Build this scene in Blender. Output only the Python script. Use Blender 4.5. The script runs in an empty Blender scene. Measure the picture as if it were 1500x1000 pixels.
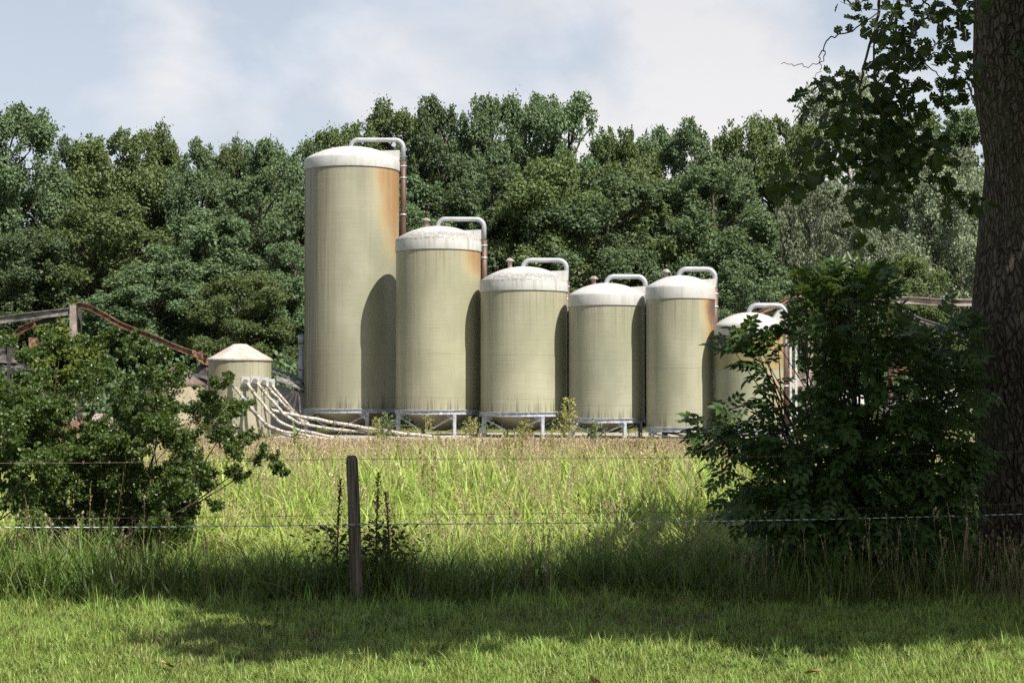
import bpy, math, random
import numpy as np
from mathutils import Vector, Matrix, Quaternion

random.seed(7)
R = math.radians
scene = bpy.context.scene
COL = scene.collection
PI = math.pi

# ------------------------------------------------------------------ camera
F = 2500.0                       # focal length in photo pixels (1500 wide)
PITCH = math.atan(72.0 / F)
EYE = 1.65
cam_d = bpy.data.cameras.new('camera')
cam = bpy.data.objects.new('camera', cam_d)
COL.objects.link(cam)
cam.location = (0, 0, EYE)
cam.rotation_euler = (R(90) + PITCH, 0, 0)
cam_d.sensor_width = 36.0
cam_d.lens = 36.0 * F / 1500.0
cam_d.clip_start = 0.1
cam_d.clip_end = 3000
scene.camera = cam

def at(px, py, Y):
    """world point seen at photo pixel (px, py) at depth Y"""
    u = (px - 750) / F
    v = (500 - py) / F
    dx, dy, dz = u, math.cos(PITCH) - v * math.sin(PITCH), math.sin(PITCH) + v * math.cos(PITCH)
    s = Y / dy
    return Vector((dx * s, Y, EYE + dz * s))

# ------------------------------------------------------------------ light
SUN_EL, SUN_AZ = R(51), R(43)    # azimuth: from behind the camera, towards the right
SDIR = Vector((math.sin(SUN_AZ) * math.cos(SUN_EL), -math.cos(SUN_AZ) * math.cos(SUN_EL), math.sin(SUN_EL)))
sun_d = bpy.data.lights.new('sun', 'SUN')
sun_d.energy = 5.0
sun_d.angle = R(0.53)
sun_d.color = (1.0, 0.95, 0.87)
sun = bpy.data.objects.new('sun', sun_d)
COL.objects.link(sun)
sun.rotation_euler = SDIR.to_track_quat('Z', 'Y').to_euler()
sun.location = (20, -30, 40)

world = bpy.data.worlds.new("World")
scene.world = world
world.use_nodes = True
wt = world.node_tree
wt.nodes.clear()
w_out = wt.nodes.new('ShaderNodeOutputWorld')
w_sky = wt.nodes.new('ShaderNodeTexSky')
w_sky.sky_type = 'NISHITA'
w_sky.sun_disc = False
w_sky.sun_elevation = SUN_EL
w_sky.sun_rotation = R(180) - SUN_AZ
w_sky.air_density = 1.0
w_sky.dust_density = 1.5
w_sky.ozone_density = 1.2
w_bg = wt.nodes.new('ShaderNodeBackground')
w_bg.inputs['Strength'].default_value = 0.06
wt.links.new(w_sky.outputs[0], w_bg.inputs['Color'])
w_bg2 = wt.nodes.new('ShaderNodeBackground')
w_mix = wt.nodes.new('ShaderNodeMixShader')
w_tc = wt.nodes.new('ShaderNodeTexCoord')
w_map = wt.nodes.new('ShaderNodeMapping')
w_map.inputs['Scale'].default_value = (1.0, 1.0, 1.5)
w_map.inputs['Location'].default_value = (3.17, 0.4, 0.62)
wt.links.new(w_tc.outputs['Generated'], w_map.inputs['Vector'])
w_n = wt.nodes.new('ShaderNodeTexNoise')
w_n.inputs['Scale'].default_value = 6.5
w_n.inputs['Detail'].default_value = 9
w_n.inputs['Roughness'].default_value = 0.52
w_n.inputs['Distortion'].default_value = 0.25
wt.links.new(w_map.outputs[0], w_n.inputs['Vector'])
w_r = wt.nodes.new('ShaderNodeValToRGB')
w_r.color_ramp.elements[0].position = 0.42
w_r.color_ramp.elements[0].color = (0.60, 0.60, 0.60, 1)
w_r.color_ramp.elements[1].position = 0.56
w_r.color_ramp.elements[1].color = (0.95, 0.95, 0.95, 1)
wt.links.new(w_n.outputs['Fac'], w_r.inputs['Fac'])
# fewer clouds overhead than down towards the horizon
w_sep = wt.nodes.new('ShaderNodeSeparateXYZ')
wt.links.new(w_tc.outputs['Generated'], w_sep.inputs[0])
w_el = wt.nodes.new('ShaderNodeMapRange')
w_el.inputs['From Min'].default_value = 0.12
w_el.inputs['From Max'].default_value = 0.75
w_el.inputs['To Min'].default_value = 1.0
w_el.inputs['To Max'].default_value = 0.12
wt.links.new(w_sep.outputs['Z'], w_el.inputs['Value'])
w_mul = wt.nodes.new('ShaderNodeMath')
w_mul.operation = 'MULTIPLY'
wt.links.new(w_r.outputs[0], w_mul.inputs[0])
wt.links.new(w_el.outputs[0], w_mul.inputs[1])
# light tops and greyer undersides of the clouds
w_n2 = wt.nodes.new('ShaderNodeTexNoise')
w_n2.inputs['Scale'].default_value = 6.5
w_n2.inputs['Detail'].default_value = 5
wt.links.new(w_map.outputs[0], w_n2.inputs['Vector'])
w_r2 = wt.nodes.new('ShaderNodeValToRGB')
w_r2.color_ramp.elements[0].position = 0.43
w_r2.color_ramp.elements[0].color = (0.475, 0.50, 0.54, 1)
w_r2.color_ramp.elements[1].position = 0.57
w_r2.color_ramp.elements[1].color = (0.535, 0.52, 0.52, 1)
wt.links.new(w_n2.outputs['Fac'], w_r2.inputs['Fac'])
wt.links.new(w_r2.outputs[0], w_bg2.inputs['Color'])
w_bg2.inputs['Strength'].default_value = 1.0
wt.links.new(w_mul.outputs[0], w_mix.inputs['Fac'])
wt.links.new(w_bg.outputs[0], w_mix.inputs[1])
wt.links.new(w_bg2.outputs[0], w_mix.inputs[2])
wt.links.new(w_mix.outputs[0], w_out.inputs['Surface'])

scene.view_settings.view_transform = 'Standard'
scene.view_settings.look = 'None'
scene.view_settings.exposure = 0.82
scene.view_settings.gamma = 1.0
scene.view_settings.use_curve_mapping = False
scene.render.engine = 'CYCLES'
scene.cycles.max_bounces = 6
scene.cycles.diffuse_bounces = 3
scene.cycles.glossy_bounces = 2
scene.cycles.transmission_bounces = 3
scene.cycles.use_denoising = False
scene.cycles.sample_clamp_indirect = 4

# ------------------------------------------------------------------ node helper
class NT:
    def __init__(s, name):
        s.m = bpy.data.materials.new(name)
        s.m.use_nodes = True
        s.t = s.m.node_tree
        s.t.nodes.clear()
        s.out = s.t.nodes.new('ShaderNodeOutputMaterial')
    def n(s, typ, **kw):
        nd = s.t.nodes.new(typ)
        for k, v in kw.items():
            setattr(nd, k, v)
        return nd
    def put(s, sock, v):
        if isinstance(v, bpy.types.NodeSocket):
            s.t.links.new(v, sock)
        elif isinstance(v, (tuple, list)) and len(v) == 3 and sock.type == 'RGBA':
            sock.default_value = (*v, 1)
        else:
            sock.default_value = v
    def math(s, op, a, b=0.0, c=None, clamp=False):
        nd = s.n('ShaderNodeMath', operation=op, use_clamp=clamp)
        s.put(nd.inputs[0], a); s.put(nd.inputs[1], b)
        if c is not None: s.put(nd.inputs[2], c)
        return nd.outputs[0]
    def mix(s, f, a, b, mode='MIX'):
        nd = s.n('ShaderNodeMix', data_type='RGBA', blend_type=mode)
        s.put(nd.inputs[0], f); s.put(nd.inputs[6], a); s.put(nd.inputs[7], b)
        return nd.outputs[2]
    def noise(s, vec, scale=1.0, detail=4, rough=0.5, dist=0.0):
        nd = s.n('ShaderNodeTexNoise')
        if vec is not None: s.put(nd.inputs['Vector'], vec)
        nd.inputs['Scale'].default_value = scale
        nd.inputs['Detail'].default_value = detail
        nd.inputs['Roughness'].default_value = rough
        nd.inputs['Distortion'].default_value = dist
        return nd.outputs['Fac']
    def ramp(s, v, lo, hi, a=0.0, b=1.0):
        nd = s.n('ShaderNodeMapRange', interpolation_type='SMOOTHSTEP')
        s.put(nd.inputs[0], v)
        nd.inputs[1].default_value = lo; nd.inputs[2].default_value = hi
        nd.inputs[3].default_value = a; nd.inputs[4].default_value = b
        return nd.outputs[0]
    def obj(s):
        return s.n('ShaderNodeTexCoord').outputs['Object']
    def sep(s, v):
        nd = s.n('ShaderNodeSeparateXYZ'); s.put(nd.inputs[0], v); return nd.outputs
    def comb(s, x, y, z):
        nd = s.n('ShaderNodeCombineXYZ')
        s.put(nd.inputs[0], x); s.put(nd.inputs[1], y); s.put(nd.inputs[2], z)
        return nd.outputs[0]
    def scaled(s, v, sc):
        nd = s.n('ShaderNodeMapping'); s.put(nd.inputs[0], v); nd.inputs['Scale'].default_value = sc
        return nd.outputs[0]
    def bump(s, h, strength, dist=0.02):
        nd = s.n('ShaderNodeBump'); s.put(nd.inputs['Height'], h)
        nd.inputs['Strength'].default_value = strength; nd.inputs['Distance'].default_value = dist
        return nd.outputs[0]
    def principled(s, col, rough=0.6, metal=0.0, spec=0.5, normal=None):
        b = s.n('ShaderNodeBsdfPrincipled')
        s.put(b.inputs['Base Color'], col); s.put(b.inputs['Roughness'], rough)
        s.put(b.inputs['Metallic'], metal); s.put(b.inputs['Specular IOR Level'], spec)
        if normal is not None: s.put(b.inputs['Normal'], normal)
        return b.outputs[0]
    def done(s, sh):
        s.t.links.new(sh, s.out.inputs['Surface']); return s.m

def leaf_mat(name, c1, c2, trans=0.3, rough=0.45, spec=0.4, c3=None, p3=0.06):
    n = NT(name)
    g = n.n('ShaderNodeNewGeometry')
    rnd = g.outputs['Random Per Island']
    big = n.noise(n.obj(), 0.55, 2)
    f = n.math('ADD', n.math('MULTIPLY', rnd, 0.65), n.math('MULTIPLY', big, 0.45), clamp=True)
    col = n.mix(f, c1, c2)
    if c3:
        col = n.mix(n.math('GREATER_THAN', rnd, 1 - p3), col, c3)
    oi = n.n('ShaderNodeObjectInfo')
    hsv = n.n('ShaderNodeHueSaturation')
    n.put(hsv.inputs['Hue'], n.math('ADD', 0.490, n.math('MULTIPLY', oi.outputs['Random'], 0.018)))
    n.put(hsv.inputs['Value'], n.math('ADD', 0.74, n.math('MULTIPLY', oi.outputs['Random'], 0.52)))
    n.put(hsv.inputs['Color'], col)
    col = hsv.outputs[0]
    p = n.principled(col, rough, 0, spec)
    t = n.n('ShaderNodeBsdfTranslucent')
    n.put(t.inputs['Color'], n.mix(0.5, col, (0.16, 0.22, 0.03)))
    mx = n.n('ShaderNodeMixShader')
    mx.inputs[0].default_value = trans
    n.t.links.new(p, mx.inputs[1]); n.t.links.new(t.outputs[0], mx.inputs[2])
    return n.done(mx.outputs[0])

def grass_mat(name, base, tip, alt, trans=0.3, zmax=0.5, hue=0.03):
    """blade colour runs from the darker foot to the tip; each blade differs"""
    n = NT(name)
    g = n.n('ShaderNodeNewGeometry')
    oi = n.n('ShaderNodeObjectInfo')
    z = n.sep(n.obj())[2]
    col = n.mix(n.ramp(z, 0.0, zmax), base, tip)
    f = n.math('MULTIPLY', g.outputs['Random Per Island'], 1.0)
    col = n.mix(n.ramp(f, 0.45, 1.0), col, alt)
    hsv = n.n('ShaderNodeHueSaturation')
    n.put(hsv.inputs['Hue'], n.math('ADD', 0.5 - hue / 2, n.math('MULTIPLY', oi.outputs['Random'], hue)))
    n.put(hsv.inputs['Value'], n.math('ADD', 0.75, n.math('MULTIPLY', oi.outputs['Random'], 0.5)))
    n.put(hsv.inputs['Color'], col)
    p = n.principled(hsv.outputs[0], 0.5, 0, 0.3)
    t = n.n('ShaderNodeBsdfTranslucent'); n.put(t.inputs['Color'], hsv.outputs[0])
    mx = n.n('ShaderNodeMixShader'); mx.inputs[0].default_value = trans
    n.t.links.new(p, mx.inputs[1]); n.t.links.new(t.outputs[0], mx.inputs[2])
    return n.done(mx.outputs[0])

def simple_mat(name, c1, c2, scale=4.0, rough=0.6, metal=0.0, spec=0.4, bump=0.15, stretch=(1, 1, 1), c3=None, p3=(0.58, 0.7)):
    n = NT(name)
    o = n.scaled(n.obj(), stretch)
    a = n.noise(o, scale, 6, 0.6)
    col = n.mix(n.ramp(a, 0.35, 0.65), c1, c2)
    if c3:
        b = n.noise(o, scale * 2.3, 5, 0.65, 0.5)
        col = n.mix(n.ramp(b, p3[0], p3[1]), col, c3)
    nr = n.bump(n.noise(o, scale * 6, 4), bump)
    return n.done(n.principled(col, rough, metal, spec, nr))

# ------------------------------------------------------------------ mesh helpers
def link(name, me, parent=None, mat=None, loc=None):
    o = bpy.data.objects.new(name, me)
    COL.objects.link(o)
    if parent is not None: o.parent = parent
    if mat is not None:
        if len(me.materials) == 0: me.materials.append(mat)
    if loc is not None: o.location = loc
    return o

def tag(o, label=None, cat=None, group=None, kind=None):
    if label: o['label'] = label
    if cat: o['category'] = cat
    if group: o['group'] = group
    if kind: o['kind'] = kind
    return o

def empty(name, loc, label=None, cat=None, group=None):
    o = bpy.data.objects.new(name, None)
    COL.objects.link(o)
    o.location = loc
    o.empty_display_size = 0.2
    return tag(o, label, cat, group)

class MB:
    def __init__(s): s.v = []; s.f = []; s.smooth = []
    def add(s, vs, fs, smooth=False):
        b = len(s.v)
        s.v += [tuple(p) for p in vs]
        s.f += [tuple(i + b for i in f) for f in fs]
        s.smooth += [smooth] * len(fs)
        return s
    def box(s, c, size, rot=None):
        hx, hy, hz = size[0] / 2, size[1] / 2, size[2] / 2
        vs = [Vector((x, y, z)) for x in (-hx, hx) for y in (-hy, hy) for z in (-hz, hz)]
        if rot is not None: vs = [rot @ p for p in vs]
        vs = [p + Vector(c) for p in vs]
        return s.add(vs, [(0, 1, 3, 2), (4, 6, 7, 5), (0, 4, 5, 1), (2, 3, 7, 6), (0, 2, 6, 4), (1, 5, 7, 3)])
    def bar(s, a, b, w, h, up=Vector((0, 0, 1))):
        """box bar of section w x h from a to b"""
        a, b = Vector(a), Vector(b)
        d = (b - a); L = d.length; d.normalize()
        x = d.cross(up)
        if x.length < 1e-3: x = d.cross(Vector((0, 1, 0)))
        x.normalize(); y = x.cross(d)
        vs = [p + x * i * w / 2 + y * j * h / 2 for p in (a, b) for i, j in ((-1, -1), (1, -1), (1, 1), (-1, 1))]
        return s.add(vs, [(3, 2, 1, 0), (4, 5, 6, 7), (0, 1, 5, 4), (1, 2, 6, 5), (2, 3, 7, 6), (3, 0, 4, 7)])
    def tube(s, pts, rad, n=8, cap=True):
        pts = [Vector(p) for p in pts]
        if not hasattr(rad, '__len__'): rad = [rad] * len(pts)
        ref = None; vs = []; fs = []
        for i, p in enumerate(pts):
            d = (pts[min(i + 1, len(pts) - 1)] - pts[max(i - 1, 0)])
            if d.length < 1e-9: d = Vector((0, 0, 1))
            d.normalize()
            if ref is None:
                ref = Vector((0, 0, 1)) if abs(d.z) < 0.9 else Vector((1, 0, 0))
            x = ref - d * ref.dot(d)
            if x.length < 1e-4: x = Vector((0, 1, 0)) - d * d.y
            x.normalize(); ref = x; y = d.cross(x)
            for k in range(n):
                t = 2 * PI * k / n
                vs.append(p + (x * math.cos(t) + y * math.sin(t)) * rad[i])
        for i in range(len(pts) - 1):
            for k in range(n):
                k2 = (k + 1) % n
                fs.append((i * n + k, i * n + k2, (i + 1) * n + k2, (i + 1) * n + k))
        s.add(vs, fs, True)
        if cap:
            b = len(s.v) - len(vs)
            s.f.append(tuple(b + k for k in reversed(range(n)))); s.smooth.append(False)
            s.f.append(tuple(b + (len(pts) - 1) * n + k for k in range(n))); s.smooth.append(False)
        return s
    def lathe(s, prof, n=64, c=(0, 0, 0), smooth=True, close_top=False, close_bot=False):
        vs = []; fs = []
        for r, z in prof:
            for k in range(n):
                t = 2 * PI * k / n
                vs.append((c[0] + r * math.cos(t), c[1] + r * math.sin(t), c[2] + z))
        m = len(prof)
        for i in range(m - 1):
            for k in range(n):
                k2 = (k + 1) % n
                fs.append((i * n + k, i * n + k2, (i + 1) * n + k2, (i + 1) * n + k))
        if close_bot: fs.append(tuple(reversed(range(n))))
        if close_top: fs.append(tuple((m - 1) * n + k for k in range(n)))
        return s.add(vs, fs, smooth)
    def build(s, name, mat, parent=None, loc=None):
        me = bpy.data.meshes.new(name)
        me.from_pydata(s.v, [], s.f)
        me.polygons.foreach_set('use_smooth', s.smooth)
        me.update()
        return link(name, me, parent, mat, loc)

def np_mesh(name, V, loops, starts, mat, smooth=False):
    me = bpy.data.meshes.new(name)
    me.vertices.add(len(V)); me.vertices.foreach_set('co', np.ascontiguousarray(V, dtype=np.float32).ravel())
    me.loops.add(len(loops)); me.loops.foreach_set('vertex_index', np.ascontiguousarray(loops, dtype=np.int32))
    me.polygons.add(len(starts)); me.polygons.foreach_set('loop_start', np.ascontiguousarray(starts, dtype=np.int32))
    me.update(calc_edges=True)
    if smooth: me.polygons.foreach_set('use_smooth', [True] * len(starts))
    me.materials.append(mat)
    return me

# leaf templates in (along, side, normal)
T_RHOMB = (np.array([(0, 0, 0), (.45, .5, .12), (1, 0, 0), (.45, -.5, .12)], float), [(0, 2, 1), (0, 3, 2)])
T_OVATE = (np.array([(0, 0, 0), (.28, .40, .14), (.62, .36, .12), (1, 0, -.06), (.62, -.36, .12), (.28, -.40, .14)], float), [(0, 3, 2, 1), (0, 5, 4, 3)])
_h = [(0, .01), (.10, .10), (.22, .27), (.32, .22), (.36, .18), (.44, .36), (.56, .40), (.62, .30), (.64, .22), (.74, .35), (.86, .34), (.90, .2), (1.0, .10), (1.02, 0)]
_v = [(x, y * 1.15, y * .25 - .12 * x * x) for x, y in _h] + [(x, -y * 1.15, y * .25 - .12 * x * x) for x, y in _h[:-1]]
_nh = len(_h)
T_OAK = (np.array(_v, float), [tuple(range(_nh - 1, -1, -1)), tuple([_nh + i for i in range(_nh - 1)] + [_nh - 1])])

def norm(a): return a / np.maximum(np.linalg.norm(a, axis=1, keepdims=True), 1e-9)

def frames(axis, nrm):
    axis = norm(axis)
    nrm = norm(nrm - axis * (nrm * axis).sum(1, keepdims=True))
    return axis, np.cross(nrm, axis), nrm

def scatter_mesh(name, tmpl, P, axis, nrm, L, W, mat, smooth=False):
    tv, tf = tmpl
    A, S, N = frames(axis, nrm)
    n, k = len(P), len(tv)
    V = P[:, None, :] + tv[None, :, 0:1] * (A * L[:, None])[:, None, :] + tv[None, :, 1:2] * (S * W[:, None])[:, None, :] + tv[None, :, 2:3] * (N * W[:, None])[:, None, :]
    fl = np.array([i for f in tf for i in f]); ln = np.array([len(f) for f in tf])
    loops = (np.arange(n)[:, None] * k + fl[None, :]).ravel()
    st = np.concatenate([[0], np.cumsum(ln)[:-1]])
    starts = (np.arange(n)[:, None] * len(fl) + st[None, :]).ravel()
    return np_mesh(name, V.reshape(-1, 3), loops, starts, mat, smooth)

def rand_dirs(rng, n):
    return norm(rng.normal(size=(n, 3)))

def clump_leaves(rng, centres, radii, counts, flat=0.8, shell=0.5, up=0.35, rnd=0.6, out=0.6):
    """leaf positions, axes and normals over the outer part of every clump"""
    P = []; A = []; N = []
    for c, r, n in zip(centres, radii, counts):
        d = rand_dirs(rng, n)
        rad = r * (shell + (1 - shell) * np.sqrt(rng.random(n)))[:, None] * (1 + .28 * np.minimum(np.abs(rng.normal(size=(n, 1))), 1.7) ** 1.5 * (rng.random((n, 1)) < .3)) * (1 + 0.25 * np.sin(d[:, 0:1] * 5 + c[0] * 7) * np.sin(d[:, 1:2] * 5 + c[2] * 5))
        p = np.array(c)[None, :] + d * rad * np.array([1, 1, flat])
        nn = d * out + np.array([0, 0, up]) + rng.normal(size=(n, 3)) * rnd
        ax = rng.normal(size=(n, 3)) + d * 0.5 + np.array([0, 0, -0.4])
        P.append(p); A.append(ax); N.append(nn)
    return np.concatenate(P), np.concatenate(A), np.concatenate(N)

# ------------------------------------------------------------------ materials
M = {}
M['oak_leaf'] = leaf_mat('oak_foliage', (0.060, 0.103, 0.050), (0.165, 0.226, 0.116), 0.36, 0.6, 0.22, (0.16, 0.21, 0.10), 0.06)
M['olive_leaf'] = leaf_mat('olive_foliage', (0.068, 0.108, 0.038), (0.188, 0.240, 0.096), 0.36, 0.6, 0.22, (0.18, 0.21, 0.10), 0.06)
M['birch_leaf'] = leaf_mat('birch_foliage', (0.14, 0.18, 0.115), (0.29, 0.33, 0.215), 0.36, 0.6, 0.25, (0.26, 0.27, 0.17), 0.08)
M['haw_leaf'] = leaf_mat('hawthorn_foliage', (0.030, 0.064, 0.012), (0.095, 0.145, 0.030), 0.34, 0.4, 0.45, (0.11, 0.15, 0.04), 0.05)
M['lime_leaf'] = leaf_mat('young_foliage', (0.10, 0.16, 0.028), (0.20, 0.26, 0.05), 0.35, 0.45, 0.4)
M['elder_leaf'] = leaf_mat('elder_foliage', (0.026, 0.064, 0.014), (0.078, 0.135, 0.032), 0.32, 0.42, 0.35)
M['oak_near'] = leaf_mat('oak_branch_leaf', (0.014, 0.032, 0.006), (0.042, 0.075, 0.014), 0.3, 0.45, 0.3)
M['weed_leaf'] = leaf_mat('weed_foliage', (0.20, 0.20, 0.07), (0.42, 0.37, 0.14), 0.3, 0.6, 0.2)
M['dull_leaf'] = leaf_mat('dull_weed_foliage', (0.15, 0.19, 0.10), (0.26, 0.29, 0.17), 0.3, 0.6, 0.2)
M['dock_leaf'] = leaf_mat('dock_foliage', (0.025, 0.03, 0.008), (0.07, 0.07, 0.02), 0.25, 0.6, 0.2)
M['dock_seed'] = simple_mat('dock_seed', (0.03, 0.012, 0.006), (0.07, 0.03, 0.012), 60, 0.8, bump=0.4)
M['corn_leaf'] = leaf_mat('maize_leaf', (0.08, 0.15, 0.025), (0.14, 0.22, 0.04), 0.35, 0.45, 0.3)
M['twig'] = simple_mat('twig_bark', (0.035, 0.026, 0.018), (0.075, 0.058, 0.04), 12, 0.9, bump=0.3)
M['trunk'] = simple_mat('tree_bark', (0.05, 0.04, 0.03), (0.11, 0.09, 0.07), 3, 0.9, bump=0.4, stretch=(2, 2, .6))
M['birch_bark'] = simple_mat('birch_bark', (0.42, 0.40, 0.36), (0.55, 0.53, 0.48), 3, 0.8, bump=0.2, stretch=(.5, .5, 3), c3=(0.05, 0.045, 0.04), p3=(.56, .62))
M['galv'] = simple_mat('galvanised_steel', (0.299, 0.312, 0.326), (0.396, 0.405, 0.414), 3, 0.45, 0.25, 0.5, 0.05, c3=(0.30, 0.28, 0.26), p3=(.6, .75))
M['frame_steel'] = simple_mat('weathered_steel', (0.30, 0.32, 0.36), (0.46, 0.48, 0.52), 5, 0.55, 0.2, 0.4, 0.12, c3=(0.13, 0.12, 0.12), p3=(.5, .66))
M['brown_pipe'] = simple_mat('brown_pipe', (0.075, 0.042, 0.034), (0.12, 0.075, 0.06), 3, 0.5, 0.1, 0.4, 0.08, stretch=(2, 2, .4))
M['rust'] = simple_mat('rusty_steel', (0.13, 0.065, 0.036), (0.22, 0.135, 0.085), 3, 0.85, 0.1, 0.2, 0.3, c3=(0.05, 0.033, 0.026), p3=(.46, .6))
M['burnt'] = simple_mat('charred_steel', (0.035, 0.032, 0.032), (0.085, 0.078, 0.075), 4, 0.8, 0.1, 0.3, 0.3, c3=(0.20, 0.17, 0.15), p3=(.58, .7))
M['grey_beam'] = simple_mat('sooty_grey_beam', (0.10, 0.095, 0.095), (0.24, 0.225, 0.22), 3, 0.7, 0.1, 0.3, 0.25, c3=(0.06, 0.05, 0.045), p3=(.52, .66))
M['tan_beam'] = simple_mat('grey_brown_beam', (0.22, 0.18, 0.155), (0.36, 0.31, 0.28), 3, 0.7, 0.1, 0.3, 0.25, c3=(0.12, 0.08, 0.06), p3=(.55, .7))
M['pale_scrap'] = simple_mat('pale_scrap', (0.40, 0.40, 0.40), (0.58, 0.57, 0.55), 5, 0.7, bump=0.3, c3=(0.15, 0.13, 0.12), p3=(.52, .66))
M['feed_pipe'] = simple_mat('feed_pipe', (0.352, 0.317, 0.264), (0.458, 0.422, 0.370), 6, 0.55, bump=0.1, c3=(0.12, 0.095, 0.075), p3=(.48, .60))
M['dark_collar'] = simple_mat('dark_collar', (0.12, 0.105, 0.09), (0.24, 0.22, 0.19), 9, 0.7)
M['white_plate'] = simple_mat('white_plate', (0.405, 0.405, 0.396), (0.484, 0.475, 0.466), 6, 0.5, c3=(0.3, 0.28, 0.25))
M['dark_roof'] = simple_mat('charred_roof', (0.05, 0.05, 0.052), (0.12, 0.12, 0.125), 3, 0.6, bump=0.2, c3=(0.25, 0.24, 0.24), p3=(.6, .72))
M['grey_wall'] = simple_mat('grey_wall', (0.20, 0.21, 0.22), (0.32, 0.33, 0.34), 3, 0.8, bump=0.2, c3=(0.09, 0.09, 0.09), p3=(.55, .7))
M['barbed'] = simple_mat('barbed_wire', (0.10, 0.07, 0.05), (0.22, 0.17, 0.13), 20, 0.6, 0.5)
M['grass_lawn'] = grass_mat('lawn_blade', (0.21, 0.28, 0.065), (0.23, 0.38, 0.06), (0.37, 0.44, 0.13), 0.45, 0.07)
M['grass_tall'] = grass_mat('tall_blade', (0.045, 0.07, 0.015), (0.10, 0.17, 0.026), (0.19, 0.22, 0.055), 0.3, 0.4)  # verge shade deepened in the blade colour, darkest at the foot
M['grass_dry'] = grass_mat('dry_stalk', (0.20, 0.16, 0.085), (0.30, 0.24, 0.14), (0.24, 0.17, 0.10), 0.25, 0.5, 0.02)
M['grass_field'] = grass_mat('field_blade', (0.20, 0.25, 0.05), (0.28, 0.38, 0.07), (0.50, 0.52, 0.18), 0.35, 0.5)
M['grass_pink'] = grass_mat('seeding_grass', (0.26, 0.29, 0.09), (0.47, 0.35, 0.235), (0.60, 0.46, 0.35), 0.3, 0.55, 0.03)

def ground_mat():
    n = NT('field_soil_and_turf')
    o = n.obj()
    a = n.noise(o, 0.7, 6, 0.6); b = n.noise(o, 9, 6, 0.7)
    col = n.mix(n.ramp(a, .35, .65), (0.040, 0.055, 0.016), (0.065, 0.075, 0.025))
    col = n.mix(n.ramp(b, .5, .7), col, (0.07, 0.058, 0.03))
    return n.done(n.principled(col, 0.95, 0, 0.1, n.bump(b, 0.6, 0.05)))

def bark_mat():
    n = NT('oak_bark')
    o = n.obj()
    s = n.sep(o)
    ang = n.math('ARCTAN2', s[0], s[1])
    v = n.comb(n.math('MULTIPLY', ang, 9.0), n.math('MULTIPLY', s[2], 6.2), 0.0)
    wob = n.noise(o, 6, 4)
    v2 = n.n('ShaderNodeVectorMath', operation='ADD'); n.put(v2.inputs[0], v)
    n.put(v2.inputs[1], n.comb(n.math('MULTIPLY', wob, 1.6), n.math('MULTIPLY', wob, 1.2), 0.0))
    vo = n.n('ShaderNodeTexVoronoi', feature='DISTANCE_TO_EDGE'); n.put(vo.inputs['Vector'], v2.outputs[0]); vo.inputs['Scale'].default_value = 1.25
    crack = n.ramp(vo.outputs['Distance'], 0.0, 0.22)
    fine = n.noise(o, 30, 5, 0.7)
    patch = n.noise(o, 1.5, 4)
    col = n.mix(crack, (0.030, 0.024, 0.018), (0.10, 0.083, 0.062))
    col = n.mix(n.ramp(fine, .45, .75), col, (0.15, 0.13, 0.10))
    col = n.mix(n.math('MULTIPLY', n.ramp(patch, .5, .7), 0.5), col, (0.085, 0.095, 0.05))
    h = n.math('ADD', crack, n.math('MULTIPLY', fine, 0.35))
    return n.done(n.principled(col, 0.95, 0, 0.15, n.bump(h, 0.9, 0.03)))

def wood_mat():
    n = NT('weathered_post_wood')
    o = n.obj()
    g = n.noise(n.scaled(o, (70, 70, 2.5)), 1.0, 5, 0.6, 0.4)
    p = n.noise(o, 6, 3)
    col = n.mix(n.ramp(g, .35, .65), (0.055, 0.042, 0.032), (0.17, 0.14, 0.11))
    col = n.mix(n.math('MULTIPLY', n.ramp(p, .5, .7), .5), col, (0.09, 0.10, 0.07))
    return n.done(n.principled(col, 0.9, 0, 0.15, n.bump(g, 0.7, 0.01)))

def rope_mat():
    n = NT('electric_rope')
    s = n.sep(n.obj())
    st = n.math('SINE', n.math('ADD', n.math('MULTIPLY', s[0], 2 * PI / 0.075), n.math('MULTIPLY', s[2], 320.0)))
    col = n.mix(n.ramp(st, 0.1, 0.5), (0.50, 0.54, 0.54), (0.06, 0.07, 0.065))
    return n.done(n.principled(col, 0.55, 0, 0.3))

def cap_mat(name, lichen, soot=0.0):
    n = NT(name)
    o = n.obj(); s = n.sep(o)
    a = n.noise(o, 2.2, 6, 0.65); sp = n.noise(o, 13, 8, 0.85); st = n.noise(n.scaled(o, (7, 7, .5)), 1.0, 4, 0.6)
    col = n.mix(n.ramp(a, .35, .7), (0.458, 0.453, 0.440), (0.405, 0.396, 0.374))
    # lichen gathers on the shoulder between the dome and the band (z = 0 there)
    sh = n.math('MULTIPLY', n.ramp(n.math('ABSOLUTE', n.math('SUBTRACT', s[2], 0.06)), 0.03, 0.40, 1.0, 0.0), lichen)
    th = n.math('SUBTRACT', 0.68, n.math('MULTIPLY', sh, 0.26))
    spk = n.math('MULTIPLY', n.math('SUBTRACT', sp, th), 9.0, clamp=True)
    col = n.mix(n.math('MULTIPLY', spk, 0.75), col, (0.12, 0.115, 0.095))
    col = n.mix(n.math('MULTIPLY', n.ramp(st, .48, .72), 0.42 + 0.30 * lichen), col, (0.27, 0.25, 0.21))
    if soot:
        f = n.math('MULTIPLY', n.ramp(s[0], 0.2, 1.3), n.ramp(a, .3, .6))
        col = n.mix(n.math('MULTIPLY', f, soot), col, (0.40, 0.26, 0.17))
    return n.done(n.principled(col, 0.55, 0, 0.35, n.bump(sp, 0.08, 0.02)))

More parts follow.
